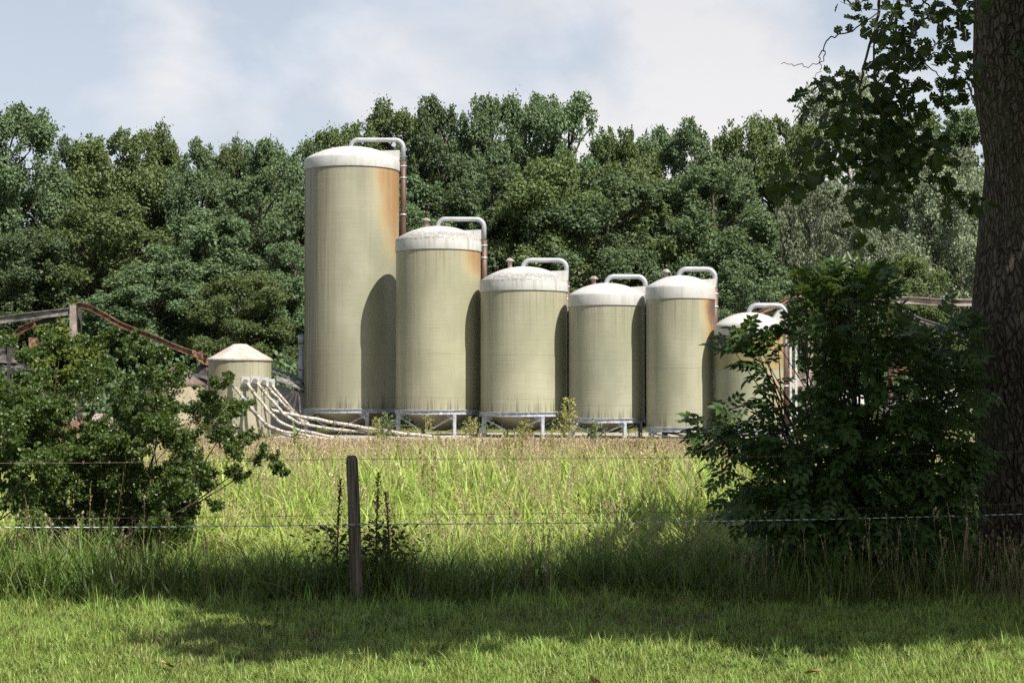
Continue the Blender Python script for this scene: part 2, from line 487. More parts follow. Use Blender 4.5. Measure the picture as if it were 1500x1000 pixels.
def body_mat(name, ring_z, top_z, tint, rust, rust_len, rust_az, burn=0.0, left_dirt=0.3, seed=0.0, patch=0.0):
    """wound glass-fibre wall with streaks, drip marks over the ring and rust below the cap"""
    n = NT(name)
    o = n.obj(); s = n.sep(o)
    ang = n.math('ARCTAN2', s[0], n.math('MULTIPLY', s[1], -1.0))      # 0 faces the field
    az = n.math('ADD', ang, seed)
    big = n.noise(n.comb(az, n.math('MULTIPLY', s[2], .35), seed), 1.3, 4)
    streak = n.noise(n.comb(n.math('MULTIPLY', az, 16.0), n.math('MULTIPLY', s[2], .18), seed), 1.0, 5, 0.65)
    fine = n.noise(n.comb(n.math('MULTIPLY', az, 60.0), n.math('MULTIPLY', s[2], 1.2), 0), 1.0, 3, 0.6)
    bands = n.noise(n.comb(n.math('MULTIPLY', az, 1.2), n.math('MULTIPLY', s[2], 24.0), seed), 1.0, 3, 0.6)
    broad = n.noise(n.comb(n.math('MULTIPLY', az, .3), n.math('MULTIPLY', s[2], 1.3), seed + 3), 1.0, 4, 0.6)
    base = tint
    dk = tuple(c * k for c, k in zip(tint, (0.72, 0.74, 0.70)))
    col = n.mix(n.ramp(big, .3, .7), base, dk)
    col = n.mix(n.math('MULTIPLY', n.ramp(broad, .45, .65), .30), col, tuple(c * k for c, k in zip(tint, (0.80, 0.86, 0.72))))
    col = n.mix(n.math('MULTIPLY', n.ramp(bands, .45, .65), .34), col, dk)
    col = n.mix(n.math('MULTIPLY', n.ramp(fine, .5, .75), .14), col, tuple(c * .6 for c in tint))
    # dirt that washed down from the weather side
    ld = n.math('MULTIPLY', n.ramp(ang, 0.05, -0.95), left_dirt)
    dirt = n.math('ADD', n.math('MULTIPLY', n.ramp(streak, .5, .78), .20), n.math('MULTIPLY', ld, n.ramp(streak, .25, .6)))
    col = n.mix(n.math('MINIMUM', dirt, 0.85), col, (0.135, 0.105, 0.062))
    # dark runs that start under the cap
    tp = n.ramp(n.math('SUBTRACT', top_z, s[2]), 0.0, 1.6, 1.0, 0.0)
    col = n.mix(n.math('MULTIPLY', n.math('MULTIPLY', tp, n.ramp(streak, .40, .75)), .40), col, (0.15, 0.115, 0.06))
    # rust bloom below the cap
    noi = n.noise(o, 1.1, 5, .6)
    wa = n.math('SUBTRACT', ang, rust_az)
    wz = n.math('DIVIDE', n.math('SUBTRACT', top_z, s[2]), rust_len)
    d2 = n.math('ADD', n.math('MULTIPLY', n.math('MULTIPLY', wa, wa), 2.6), n.math('MULTIPLY', wz, wz))
    d2 = n.math('ADD', d2, n.math('MULTIPLY', n.math('SUBTRACT', noi, 0.5), 0.8))
    rf = n.math('MULTIPLY', n.ramp(d2, 0.0, 1.5, 1.0, 0.0), rust)
    rc = n.mix(n.ramp(d2, 0.1, 1.0), (0.28, 0.145, 0.052), (0.41, 0.295, 0.13))
    col = n.mix(n.math('MULTIPLY', rf, n.math('MULTIPLY', n.ramp(streak, .30, .58, .60, 1.0), n.ramp(fine, .3, .6, .85, 1.0))), col, rc)
    if burn:
        bf = n.math('MULTIPLY', n.ramp(d2, -.1, .5, 1.0, 0.0), burn)
        col = n.mix(bf, col, (0.06, 0.035, 0.03))
    if patch:
        pz = n.ramp(n.math('SUBTRACT', top_z, n.math('ADD', s[2], n.math('MULTIPLY', noi, .9))), .55, .75, 1.0, 0.0)
        col = n.mix(n.math('MULTIPLY', pz, patch), col, (0.22, 0.19, 0.09))
        sc = n.noise(o, 2.6, 5, .6)
        col = n.mix(n.math('MULTIPLY', n.math('MULTIPLY', n.ramp(ang, .2, .9), n.ramp(sc, .46, .56)), patch), col, (0.38, 0.235, 0.11))
        col = n.mix(n.math('MULTIPLY', n.math('MULTIPLY', n.ramp(ang, .45, 1.0), n.ramp(sc, .58, .66)), patch), col, (0.05, 0.04, 0.035))
    # seams where the wound sections meet
    for q in (.52, 2.05):
        ln = n.ramp(n.math('ABSOLUTE', n.math('SUBTRACT', n.math('ADD', s[2], n.math('MULTIPLY', big, .06)), ring_z + q)), .0, .035, 1.0, 0.0)
        col = n.mix(n.math('MULTIPLY', ln, n.ramp(streak, .3, .6, .05, .35)), col, (0.16, 0.135, 0.085))
    # drips above the ring
    bz = n.ramp(n.math('SUBTRACT', s[2], ring_z), 0.0, 1.0, 1.0, 0.0)
    drip = n.noise(n.comb(n.math('MULTIPLY', az, 15.0), n.math('MULTIPLY', s[2], .22), seed + 5), 1.0, 6, .75)
    col = n.mix(n.math('MULTIPLY', n.ramp(n.math('ADD', drip, n.math('MULTIPLY', bz, .16)), .60, .80), n.math('MULTIPLY', bz, .8)), col, (0.05, 0.045, 0.035))
    h = n.math('ADD', bands, n.math('MULTIPLY', fine, .5))
    return n.done(n.principled(col, 0.42, 0, 0.45, n.bump(h, 0.25, 0.02)))

# ------------------------------------------------------------------ ground
def build_ground():
    ys = [-60, -20, 0, 5, 9, 13, 16, 20, 26, 34, 44, 56, 70, 90, 130, 220, 400, 700]
    xs = [-700, -350, -120, -60, -35, -20, -12, -8, -5, -2.5, 0, 2.5, 5, 8, 12, 20, 35, 60, 120, 350, 700]
    vs = [(x, y, 0) for y in ys for x in xs]
    nx = len(xs)
    fs = [(j * nx + i, j * nx + i + 1, (j + 1) * nx + i + 1, (j + 1) * nx + i) for j in range(len(ys) - 1) for i in range(nx - 1)]
    g = MB().add(vs, fs).build('ground', ground_mat())
    tag(g, kind='structure')
build_ground()
def bounce_pad():  # pale slab added to bounce light up onto the silo hoppers
    m = simple_mat('pale_bounce_slab', (0.352, 0.326, 0.273), (0.264, 0.242, 0.194), 1.2, .9, bump=.3, c3=(0.20, 0.18, 0.12), p3=(.55, .7))
    tag(MB().box((.9, 60.9, -.04), (18.6, 10.6, .14)).build('bounce_slab', m), kind='structure')
bounce_pad()

# ------------------------------------------------------------------ silos
def arc(c, r, a0, a1, n, ux, uz):
    return [Vector(c) + ux * math.cos(a0 + (a1 - a0) * i / n) * r + uz * math.sin(a0 + (a1 - a0) * i / n) * r for i in range(n + 1)]

def make_silo(px0, px1, apex, eave, band, ring, D, label, mat, cap_m, vent_px=None, loop=(0, 0, 0), leg_az=(-66, 24, 114, 204), sail=False):
    k = D / F
    cx = ((px0 + px1) / 2 - 750) * k
    r = (px1 - px0) / 2 * k
    # the lit outline is the near tangent, close enough to the axis depth at this range
    z = lambda y: at(750, y, D).z
    za, ze, zb, zr = z(apex), z(eave), z(band), z(ring)
    root = empty('feed_silo', (cx, D, 0), label, 'silo', 'glass-fibre feed silos in a row')
    rb = r * 0.985
    MB().lathe([(rb, zr + .05), (rb, zr + .06)] + [(rb, zr + .06 + (zb - zr) * i / 8) for i in range(1, 9)], 96).build('wall', mat(zr, zb), root)
    # cap: its own origin on the shoulder
    cp = MB(); h = za - ze
    prof = [(rb * .9, zb - ze + .02), (r, zb - ze), (r * 1.004, zb - ze + .03), (r * 1.0, -.05), (r * .992, -.01)]
    for i in range(1, 15):
        q = 1 - i / 14
        rho = r * .985 * q
        prof.append((max(rho, .012), h * (1 - q ** 2.15) + .012))
    cp.lathe(prof, 96, close_top=True)
    cap = cp.build('roof', cap_m, root, (0, 0, ze))
    # hopper
    zl = .22
    MB().lathe([(.30, zl), (.42, zl + .04), (rb * .97, zr + .02), (rb * .97, zr + .05)], 64, close_bot=True).build('hopper', hopper_m, root)
    # ring beam
    MB().lathe([(rb - .02, zr - .10), (r + .035, zr - .10), (r + .035, zr - .085), (r - .0, zr - .075), (r - .0, zr + .03), (r + .045, zr + .035), (r + .045, zr + .055), (rb + .002, zr + .058)], 72, smooth=False).build('support_ring', M['frame_steel'], root)
    for a in leg_az:
        t = R(a); e = Vector((math.sin(t), -math.cos(t), 0)); s = Vector((math.cos(t), math.sin(t), 0))
        p = e * (r - .02)
        lg = MB()
        lg.bar(p + Vector((0, 0, -.02)), p + Vector((0, 0, zr - .10)), .11, .11, e)
        lg.box(p + Vector((0, 0, .012)), (.24, .24, .03))
        leg = lg.build('leg', M['frame_steel'], root)
        sg = 1 if leg_az.index(a) % 2 == 0 else -1
        t2 = t + sg * .62
        q = Vector((math.sin(t2), -math.cos(t2), 0)) * r * .74
        MB().bar(p + Vector((0, 0, zr - .16)), q + Vector((0, 0, zr * .30)), .085, .05).build('brace', M['frame_steel'], leg)
        MB().add([p + Vector((0, 0, zr - .11)), p + Vector((0, 0, zr - .38)), p + (q - p) * .38 + Vector((0, 0, zr - .11)),
                  p + e * .02 + Vector((0, 0, zr - .11)), p + e * .02 + Vector((0, 0, zr - .38)), p + e * .02 + (q - p) * .38 + Vector((0, 0, zr - .11))],
                 [(0, 1, 2), (5, 4, 3), (0, 3, 4, 1), (1, 4, 5, 2), (2, 5, 3, 0)]).build('gusset', M['frame_steel'], leg)
    # loop pipe over the dome, then the filling pipe down the side
    lx0, ly, lx1 = loop[0], loop[1], loop[2]
    xa, xb, zt = (lx0 - 750) * k - cx, (lx1 - 750) * k - cx, z(ly)
    ba = Vector((xa, -.05, 0)); yb = .15
    X, Z = Vector((1, 0, 0)), Vector((0, 0, 1))
    rad = .085; br = .28
    qa = min(1, abs(xa) / r)
    zdome = ze + h * (1 - qa ** 2.15)
    pts = [Vector((xa, -.02, zdome - .05))] + arc((xa + br, -.02, zt - br), br, PI, PI / 2, 6, X, Z)
    end = arc((xb - br, .05, zt - br), br, PI / 2, 0, 6, X, Z)
    pts += end + [Vector((xb, .10, ze - .10))]
    MB().tube(pts, rad, 12).build('loop_pipe', M['galv'], root)
    fp = MB().tube([(xb, .10, ze - .02), (xb, .12, ze - 1.5), (xb, .12, max(.4, zr - .3))], rad + .025, 12)
    dp = fp.build('filler_pipe', M['brown_pipe'], root)
    for zz in (ze - .18, ze - .62, ze - 2.0, ze - 3.6):
        if zz > zr + .5:
            MB().tube([(xb, .11, zz), (xb, .11, zz - .06)], rad + .038, 12).build('pipe_clamp', M['galv'], dp)
            MB().bar((xb - .05, .12, zz - .03), (math.sqrt(max(.01, r * r - .0144)) - .03, .12, zz - .03), .04, .02).build('bracket', M['rust'], dp)
    # white filling box on the rim
    zf = ze + h * (.72 if not sail else 1.25)
    x1 = r * 1.0; x0 = r * (.60 if not sail else .62)
    b = MB()
    vs = []
    for yy in (-.26, .26):
        vs += [(x0, yy, ze + h * .35), (x1, yy, ze - .02), (x1 * (1.0 if not sail else .93), yy, zf), (x0 if not sail else x1 * .82, yy, zf - .03)]
    b.add(vs, [(0, 1, 2, 3), (7, 6, 5, 4), (0, 4, 5, 1), (1, 5, 6, 2), (2, 6, 7, 3), (3, 7, 4, 0)])
    b.build('filling_box', cap_m2, root)
    if vent_px:
        vx, vy = (vent_px[0] - 750) * k - cx, -.0
        q = min(1, abs(vx) / r); zd = ze + h * (1 - q ** 2.15); zt = z(vent_px[1])
        MB().lathe([(.075, zd - .06 - zt), (.075, -.13), (.17, -.12), (.16, -.09), (.07, -.01), (.03, 0)], 16, (vx, vy, zt), close_top=True).build('roof_vent', M['tan_beam'], root)
    return root

hopper_m = simple_mat('hopper_fibreglass', (0.30, 0.285, 0.20), (0.24, 0.225, 0.155), 2, 0.5, bump=0.05, c3=(0.12, 0.10, 0.06), p3=(.6, .75))
cap_m2 = cap_mat('white_box_paint', 0.0)
capA, capB, capC = cap_mat('white_roof_clean', 0.25), cap_mat('white_roof_lichen', 1.0), cap_mat('white_roof_sooty', 0.15, 0.5)
T = (0.356, 0.339, 0.238)
make_silo(445, 585, 216, 235, 252, 600, 63.6, 'tallest beige feed silo with clean white domed roof and broad orange stain', lambda a, b: body_mat('fibreglass_tall', a, b, (0.315, 0.305, 0.226), 1.0, 3.4, 1.15, 0, .75, .3), capA, None, (513, 205, 590))
make_silo(579, 705, 332, 351, 370, 602, 61.1, 'second tallest beige feed silo, lichen-speckled roof, touching the tallest silo', lambda a, b: body_mat('fibreglass_second', a, b, T, .95, 1.1, 1.2, 0, .28, 2.1), capB, (624, 319), (641, 321, 709))
make_silo(703, 832, 391, 411, 429, 605, 60.0, 'wide beige silo with speckled roof and rust-free wall behind the tall weed', lambda a, b: body_mat('fibreglass_third', a, b, (0.361, 0.347, 0.247), .12, .6, 1.3, 0, .15, 4.4), capB, (747, 378), (766, 381, 830))
make_silo(832.5, 945, 415, 432, 450, 614, 58.9, 'shortest of the four broad silos, greenish beige wall with plain white roof', lambda a, b: body_mat('fibreglass_fourth', a, b, (0.328, 0.322, 0.239), 0.0, .6, 1.3, 0, .12, 5.7), capA, (870, 404), (888, 405, 946))
make_silo(946, 1048, 404, 421, 440, 627, 57.8, 'narrow beige silo with scorched orange and black burn below its roof', lambda a, b: body_mat('fibreglass_fifth', a, b, (0.361, 0.347, 0.251), 1.0, 1.7, 1.12, .95, .12, 7.9), capC, (976, 394), (994, 394, 1048))
make_silo(1047, 1148, 458, 476, 492, 630, 56.8, 'lowest white-topped silo with burnt patches, half hidden by the elder bush', lambda a, b: body_mat('fibreglass_sixth', a, b, (0.336, 0.334, 0.234), .6, .9, .9, 0, .15, 9.2, .9), capC, None, (1097, 447, 1151), sail=True)

# small round tank with cone roof
def small_tank():
    D = 58.5; k = D / F
    cx = (351.5 - 750) * k; r = 46.5 * k
    z = lambda y: at(750, y, D).z
    ze, za = z(526), z(504)
    root = empty('collecting_tank', (cx, D, 0), 'small beige tank with white cone roof where the feed pipes start', 'tank')
    m = body_mat('fibreglass_small', .0, ze, (0.345, 0.325, 0.24), .15, .8, -.6, 0, .35, 3.3)
    MB().lathe([(r * .98, -.02), (r * .98, ze * .33), (r * .98, ze * .66), (r * .98, ze)], 72).build('wall', m, root)
    rm = simple_mat('stained_white_roof', (0.440, 0.405, 0.361), (0.352, 0.299, 0.255), 2.5, .6, bump=.1, c3=(0.28, 0.20, 0.14), p3=(.56, .7))
    MB().lathe([(r * .97, -.04), (r * 1.03, -.05), (r * 1.03, .0), (.26, za - ze - .02), (.24, za - ze), (.02, za - ze + .015)], 24, smooth=False, close_top=True).build('roof', rm, root, (0, 0, ze))
    MB().box((0, 0, 0), (.06, .05, 2.1)).build('rib', M['feed_pipe'], root, (r * .80, -r * .60, 1.03))
    return cx, D, r
tcx, tD, tr = small_tank()

def feed_pipe(pts, label, flange=True, rad=.052):
    """pixel way-points with depth, joined as one slightly sagging pipe with dark collars"""
    W = [at(*p) for p in pts]
    base = W[0].copy(); base.z = 0
    root = empty('feed_pipe', base, label, 'pipe', 'feed pipes running from the small tank to the silos')
    L = [w - base for w in W]
    sm = []
    for i in range(len(L) - 1):
        p0, p1, p2, p3 = L[max(i - 1, 0)], L[i], L[i + 1], L[min(i + 2, len(L) - 1)]
        for j in range(6):
            t = j / 6
            sm.append(.5 * ((2 * p1) + (-p0 + p2) * t + (2 * p0 - 5 * p1 + 4 * p2 - p3) * t * t + (-p0 + 3 * p1 - 3 * p2 + p3) * t ** 3))
    sm.append(L[-1])
    for i, q in enumerate(sm):
        if 2 < i < len(sm) - 1: q += Vector((.008 * math.sin(i * 1.9 + pts[0][0]), 0, .012 * math.sin(i * 1.3 + pts[0][0] * .7)))
        q.z = max(q.z, rad * .8)
    MB().tube(sm, rad, 10).build('tube', M['feed_pipe'], root)
    step = max(6, len(sm) // 3)
    for i in range(3, len(sm) - 2, step):
        d = (sm[i + 1] - sm[i]).normalized()
        MB().tube([sm[i] - d * .05, sm[i] + d * .05], rad + .022, 10).build('collar', M['dark_collar'], root)
    if flange:
        f = MB().box(L[0] + Vector((0, .03, 0)), (.30, .05, .34)).build('flange', M['white_plate'], root)
        MB().tube([L[0] + Vector((0, .02, 0)), L[0] + Vector((0, -.10, 0))], rad + .035, 12).build('socket', M['dark_collar'], f)

def fd(px):   # depth of the front wall of the small tank at this column
    dx = (px - 351.5) * tD / F
    return tD - math.sqrt(max(0, (tr * .98) ** 2 - dx * dx)) - .03
feed_pipe([(336, 557, fd(336)), (352, 577, 57.0), (372, 602, 56.6), (398, 626, 56.4), (445, 637, 56.6), (506, 647, 57.2)], 'feed pipe from the upper flange nearest the hawthorn, sagging lowest to the ground')
feed_pipe([(360, 559, fd(360)), (384, 590, 56.9), (408, 616, 56.8), (440, 630, 57.0), (490, 640, 57.6)], 'feed pipe leaving the second upper flange on the small tank')
feed_pipe([(374, 558, fd(374)), (398, 586, 57.2), (424, 612, 57.2), (460, 624, 57.6), (545, 634, 58.6)], 'feed pipe leaving the middle upper flange on the small tank')
feed_pipe([(387, 560, fd(387)), (408, 584, 57.6), (436, 612, 58.0), (452, 622, 58.2)], 'straight feed pipe leaving the fourth upper flange on the small tank')
feed_pipe([(396, 562, fd(396)), (418, 588, 58.0), (440, 613, 58.6), (452, 620, 58.8)], 'straight feed pipe leaving the flange nearest the tallest silo', rad=.047)
feed_pipe([(358, 588, fd(358)), (380, 612, 56.6), (404, 632, 56.5), (450, 642, 56.9)], 'feed pipe from the lower flange half way down the small tank')
feed_pipe([(396, 600, 57.4), (432, 608, 57.6), (480, 617, 57.9), (545, 628, 58.4), (610, 637, 58.9), (690, 645, 59.2)], 'long feed pipe running low past the legs of the two tallest silos', flange=False, rad=.06)

# rusty cone-roofed tank next to it
def rusty_tank():
    D = 58.0; k = D / F
    cx = (257 - 750) * k; r = 44 * k
    z = lambda y: at(750, y, D).z
    ze, za = z(562), z(538)
    root = empty('rusty_tank', (cx, D, 0), 'low tank with rusty dented cone roof beside the small beige tank', 'tank')
    MB().lathe([(r * .97, -.02), (r * .97, ze * .5), (r * .97, ze)], 20, smooth=False).build('wall', simple_mat('tank_tan', (0.36, 0.31, 0.22), (0.26, 0.22, 0.15), 2, .6, c3=(0.3, 0.15, 0.06)), root)
    rm = simple_mat('rusted_roof', (0.11, 0.075, 0.06), (0.16, 0.13, 0.115), 2.5, .6, .2, .4, .2, c3=(0.30, 0.13, 0.05), p3=(.54, .68))
    MB().lathe([(r * .96, -.05), (r * 1.02, -.06), (r * 1.02, 0), (.12, za - ze), (.02, za - ze + .01)], 12, smooth=False, close_top=True).build('roof', rm, root, (0, 0, ze))
rusty_tank()

# vent stack and the fallen roof between the small tank and the tallest silo
def stack():
    p = at(442, 560, 64.5)
    root = empty('vent_stack', (p.x, p.y, 0), 'pale vertical vent stack beside the tallest silo', 'chimney')
    z = lambda y: at(442, y, 64.5).z
    MB().tube([(0, 0, -.02), (0, 0, z(506))], .12, 14).build('tube', M['galv'], root)
    MB().tube([(0, 0, z(503)), (0, 0, z(490))], .15, 14).build('cowl', M['galv'], root)
    MB().tube([(0, 0, z(542)), (0, 0, z(538))], .16, 14).build('collar', M['frame_steel'], root)
stack()

def sheet_between(a, b, c, d, th, name, mat, parent, off=Vector((0, 0, 0)), wave=0.0, n=10):
    """sheet with corners a b (front) d c (back), corrugated along a-b"""
    mb = MB(); vs = []
    a, b, c, d = (Vector(q) - off for q in (a, b, c, d))
    for i in range(n + 1):
        t = i / n
        w = wave * (1 if i % 2 else -1)
        for (p, q) in ((a, b), (d, c)):
            s = p.lerp(q, t) + Vector((0, 0, w))
            vs += [s, s - Vector((0, 0, th))]
    fs = []
    for i in range(n):
        o = i * 4; e = o + 4
        fs += [(o, e, e + 2, o + 2), (o + 1, o + 3, e + 3, e + 1), (o, o + 1, e + 1, e), (o + 2, e + 2, e + 3, o + 3)]
    fs += [(0, 2, 3, 1), (n * 4, n * 4 + 1, n * 4 + 3, n * 4 + 2)]
    mb.add(vs, fs)
    return mb.build(name, mat, parent)

def low_shed():
    base = at(425, 600, 64); base.z = 0
    root = empty('collapsed_shed', base, 'collapsed dark-roofed shed between the small tank and the tallest silo', 'shed')
    sheet_between(at(398, 543, 63.5), at(458, 561, 63.5), at(458, 557, 67), at(398, 538, 67), .06, 'roof', M['dark_roof'], root, base, .03, 16)
    sheet_between(at(405, 556, 63.0), at(456, 574, 63.0), at(456, 568, 63.4), at(405, 550, 63.4), .05, 'fallen_beam', M['grey_beam'], root, base)
    a, b = at(398, 562, 64) - base, at(462, 580, 64) - base
    mb = MB(); mb.add([(a.x, a.y, -.02), (b.x, b.y, -.02), (b.x, b.y, b.z), (a.x, a.y, a.z), (a.x, a.y + .2, -.02), (b.x, b.y + .2, -.02), (b.x, b.y + .2, b.z), (a.x, a.y + .2, a.z)],
                      [(0, 1, 2, 3), (7, 6, 5, 4), (0, 4, 5, 1), (1, 5, 6, 2), (2, 6, 7, 3), (3, 7, 4, 0)])
    mb.build('wall', M['grey_wall'], root)
    for i in range(4):
        q = at(410 + i * 10, 590 + i * 5, 62.8) - base
        MB().bar(q, q + Vector((.5 - .2 * i, .3, .5 + .1 * i)), .06, .05).build('broken_lath', M['burnt'], root)
low_shed()

# burnt-out barns
def crv(root, base, pts, w, h, name, mat):
    """a buckled steel member through pixel way-points"""
    L = [at(*p) - base for p in pts]
    sm = []
    for i in range(len(L) - 1):
        p0, p1, p2, p3 = L[max(i - 1, 0)], L[i], L[i + 1], L[min(i + 2, len(L) - 1)]
        for j in range(5):
            t = j / 5
            sm.append(.5 * ((2 * p1) + (-p0 + p2) * t + (2 * p0 - 5 * p1 + 4 * p2 - p3) * t * t + (-p0 + 3 * p1 - 3 * p2 + p3) * t ** 3))
    sm.append(L[-1])
    mb = MB(); vs = []; fs = []
    Y = Vector((0, 1, 0))
    # I-section: two flanges and a web
    sec = [(-w, h), (w, h), (w, h - .03), (.012, h - .03), (.012, -h + .03), (w, -h + .03), (w, -h), (-w, -h), (-w, -h + .03), (-.012, -h + .03), (-.012, h - .03), (-w, h - .03)]
    ns = len(sec)
    for i, p in enumerate(sm):
        d = (sm[min(i + 1, len(sm) - 1)] - sm[max(i - 1, 0)]).normalized()
        u = Y.cross(d)
        if u.length < .1: u = Vector((1, 0, 0))
        u.normalize()
        if u.z < 0 and abs(d.z) < .9: u = -u
        tw = .25 * math.sin(i * .55)
        for a, b in sec:
            vs.append(p + Y * (a + tw * b * .6) + u * b)
    for i in range(len(sm) - 1):
        for j in range(ns):
            j2 = (j + 1) % ns
            fs.append((i * ns + j, i * ns + j2, (i + 1) * ns + j2, (i + 1) * ns + j))
    fs.append(tuple(reversed(range(ns)))); fs.append(tuple((len(sm) - 1) * ns + j for j in range(ns)))
    mb.add(vs, fs)
    return mb.build(name, mat, root)

def crumpled(rng, root, c, size, name, mat, tilt):
    """bent roofing sheet with a thickness"""
    n = 5
    rot = Matrix.Rotation(tilt[2], 3, 'Z') @ Matrix.Rotation(tilt[0], 3, 'X') @ Matrix.Rotation(tilt[1], 3, 'Y')
    H = rng.normal(size=(n + 1, n + 1)) * .07 * size[0]
    vs = []
    for off in (0, -.03):
        for j in range(n + 1):
            for i in range(n + 1):
                p = Vector(((i / n - .5) * size[0], (j / n - .5) * size[1], H[j, i] + off))
                vs.append(rot @ p + Vector(c))
    q = (n + 1) ** 2; w = n + 1; fs = []
    for j in range(n):
        for i in range(n):
            a = j * w + i
            fs += [(a, a + 1, a + w + 1, a + w), (q + a, q + a + w, q + a + w + 1, q + a + 1)]
    for i in range(n):
        fs += [(i, q + i, q + i + 1, i + 1), (n * w + i, n * w + i + 1, q + n * w + i + 1, q + n * w + i), (i * w, (i + 1) * w, q + (i + 1) * w, q + i * w), (i * w + n, q + i * w + n, q + (i + 1) * w + n, (i + 1) * w + n)]
    return MB().add(vs, fs).build(name, mat, root)

def barn_a():
    base = at(110, 600, 64); base.z = 0
    root = empty('burnt_barn', base, 'burnt-out barn skeleton with bent roof beams behind the hawthorn', 'barn')
    D = 64
    def post(px, y0, w, mat, D=D):
        t = at(px, y0, D) - base
        MB().bar(Vector((t.x, t.y, -.02)), t, w, w, Vector((0, 1, 0))).build('post', mat, root)
    post(108, 447, .24, M['tan_beam']); post(116, 449, .16, M['burnt'], 64.3)
    post(14, 503, .14, M['burnt']); post(-40, 460, .2, M['burnt'])
    crv(root, base, [(-60, 478, 64), (0, 469, 64), (60, 461, 64), (106, 456, 64)], .1, .14, 'beam', M['grey_beam'])
    crv(root, base, [(112, 447, 64), (128, 449, 63.7), (150, 460, 63.4), (178, 476, 63.2), (222, 493, 63), (262, 510, 62.6), (304, 524, 62)], .09, .10, 'rafter', M['rust'])
    crv(root, base, [(-30, 520, 65), (8, 503, 64.8), (22, 490, 64.6), (52, 474, 64.4), (104, 459, 64.2)], .08, .10, 'rafter', M['burnt'])
    crv(root, base, [(20, 494, 64.2), (34, 482, 64.1), (52, 474, 64)], .1, .12, 'bent_flange', M['rust'])
    crv(root, base, [(0, 537, 64), (30, 539, 64), (62, 539, 64)], .06, .05, 'rail', M['grey_beam'])
    rng = np.random.default_rng(4)
    q = at(53, 510, 64) - base
    crumpled(rng, root, q, (.55, .85), 'roof_sheet', M['rust'], (1.25, .1, .35))
    for px, py, s, m, t in ((10, 520, .9, 'burnt', (1.1, .3, .2)), (28, 535, .7, 'burnt', (.9, -.4, .5)), (290, 519, .42, 'rust', (1.0, .25, .1)), (297, 529, .5, 'rust', (.5, .3, .6)), (292, 545, .9, 'burnt', (.8, -.3, .2)), (300, 560, 1.0, 'burnt', (1.2, .2, .2)), (150, 615, .8, 'tan_beam', (.9, .2, .3)), (60, 600, 1.4, 'burnt', (.9, .1, .5)), (120, 625, 1.4, 'rust', (.6, .3, .1)), (205, 600, 1.3, 'burnt', (.9, .3, .1))):
        c = at(px, py, 62 if px > 250 else 64) - base
        crumpled(rng, root, c, (s, s * .7), 'roof_sheet', M[m], t)
barn_a()

def barn_b():
    base = at(1300, 600, 66); base.z = 0
    root = empty('burnt_barn', base, 'fire-wrecked barn with sagging steel beams beside the oak trunk', 'barn')
    D = 66
    def post(px, y0, w, mat, D=D):
        t = at(px, y0, D) - base
        MB().bar(Vector((t.x, t.y, -.02)), t, w, w, Vector((0, 1, 0))).build('post', mat, root)
    post(1187, 424, .2, M['tan_beam']); post(1304, 448, .17, M['rust']); post(1425, 448, .2, M['burnt']); post(1158, 508, .08, M['pale_scrap'], 62); post(1166, 506, .08, M['pale_scrap'], 62); post(1152, 500, .10, M['pale_scrap'], 61)
    crv(root, base, [(1068, 480, 62), (1110, 460, 63), (1150, 441, 64), (1190, 426, 65), (1240, 428, 66)], .1, .09, 'rafter', M['rust'])
    crv(root, base, [(1272, 443, 66), (1330, 440, 66), (1380, 443, 66), (1440, 444, 66), (1540, 450, 66)], .11, .14, 'beam', M['tan_beam'])
    crv(root, base, [(1282, 447, 65.6), (1305, 446, 65.6), (1325, 455, 65.6), (1345, 467, 65.6), (1372, 476, 65.6), (1412, 490, 65.6), (1440, 500, 65.6)], .07, .08, 'rafter', M['grey_beam'])
    crv(root, base, [(1288, 466, 65.2), (1312, 478, 65.2), (1334, 486, 65.2), (1362, 492, 65.2)], .06, .07, 'rafter', M['grey_beam'])
    rng = np.random.default_rng(9)
    for px, py, s, m, t in ((1330, 530, 1.1, 'rust', (1.1, -.3, .1)), (1350, 522, .8, 'rust', (1.2, -.3, .3)), (1395, 585, .9, 'pale_scrap', (1.0, .2, .2)), (1410, 575, .8, 'pale_scrap', (.8, -.3, .6)), (1375, 595, 1.0, 'pale_scrap', (.7, .3, .1)), (1420, 610, 1.2, 'tan_beam', (.8, .3, .1)), (1300, 590, 1.3, 'burnt', (.9, .2, .3)), (1240, 580, 1.2, 'pale_scrap', (1.1, -.2, .1)), (1175, 560, .9, 'tan_beam', (1.2, .1, .2)), (1160, 545, .5, 'rust', (1.2, .1, .2)), (1200, 610, 1.2, 'burnt', (.8, .1, .2))):
        c = at(px, py, 64) - base
        crumpled(rng, root, c, (s, s * .7), 'roof_sheet', M[m], t)
barn_b()

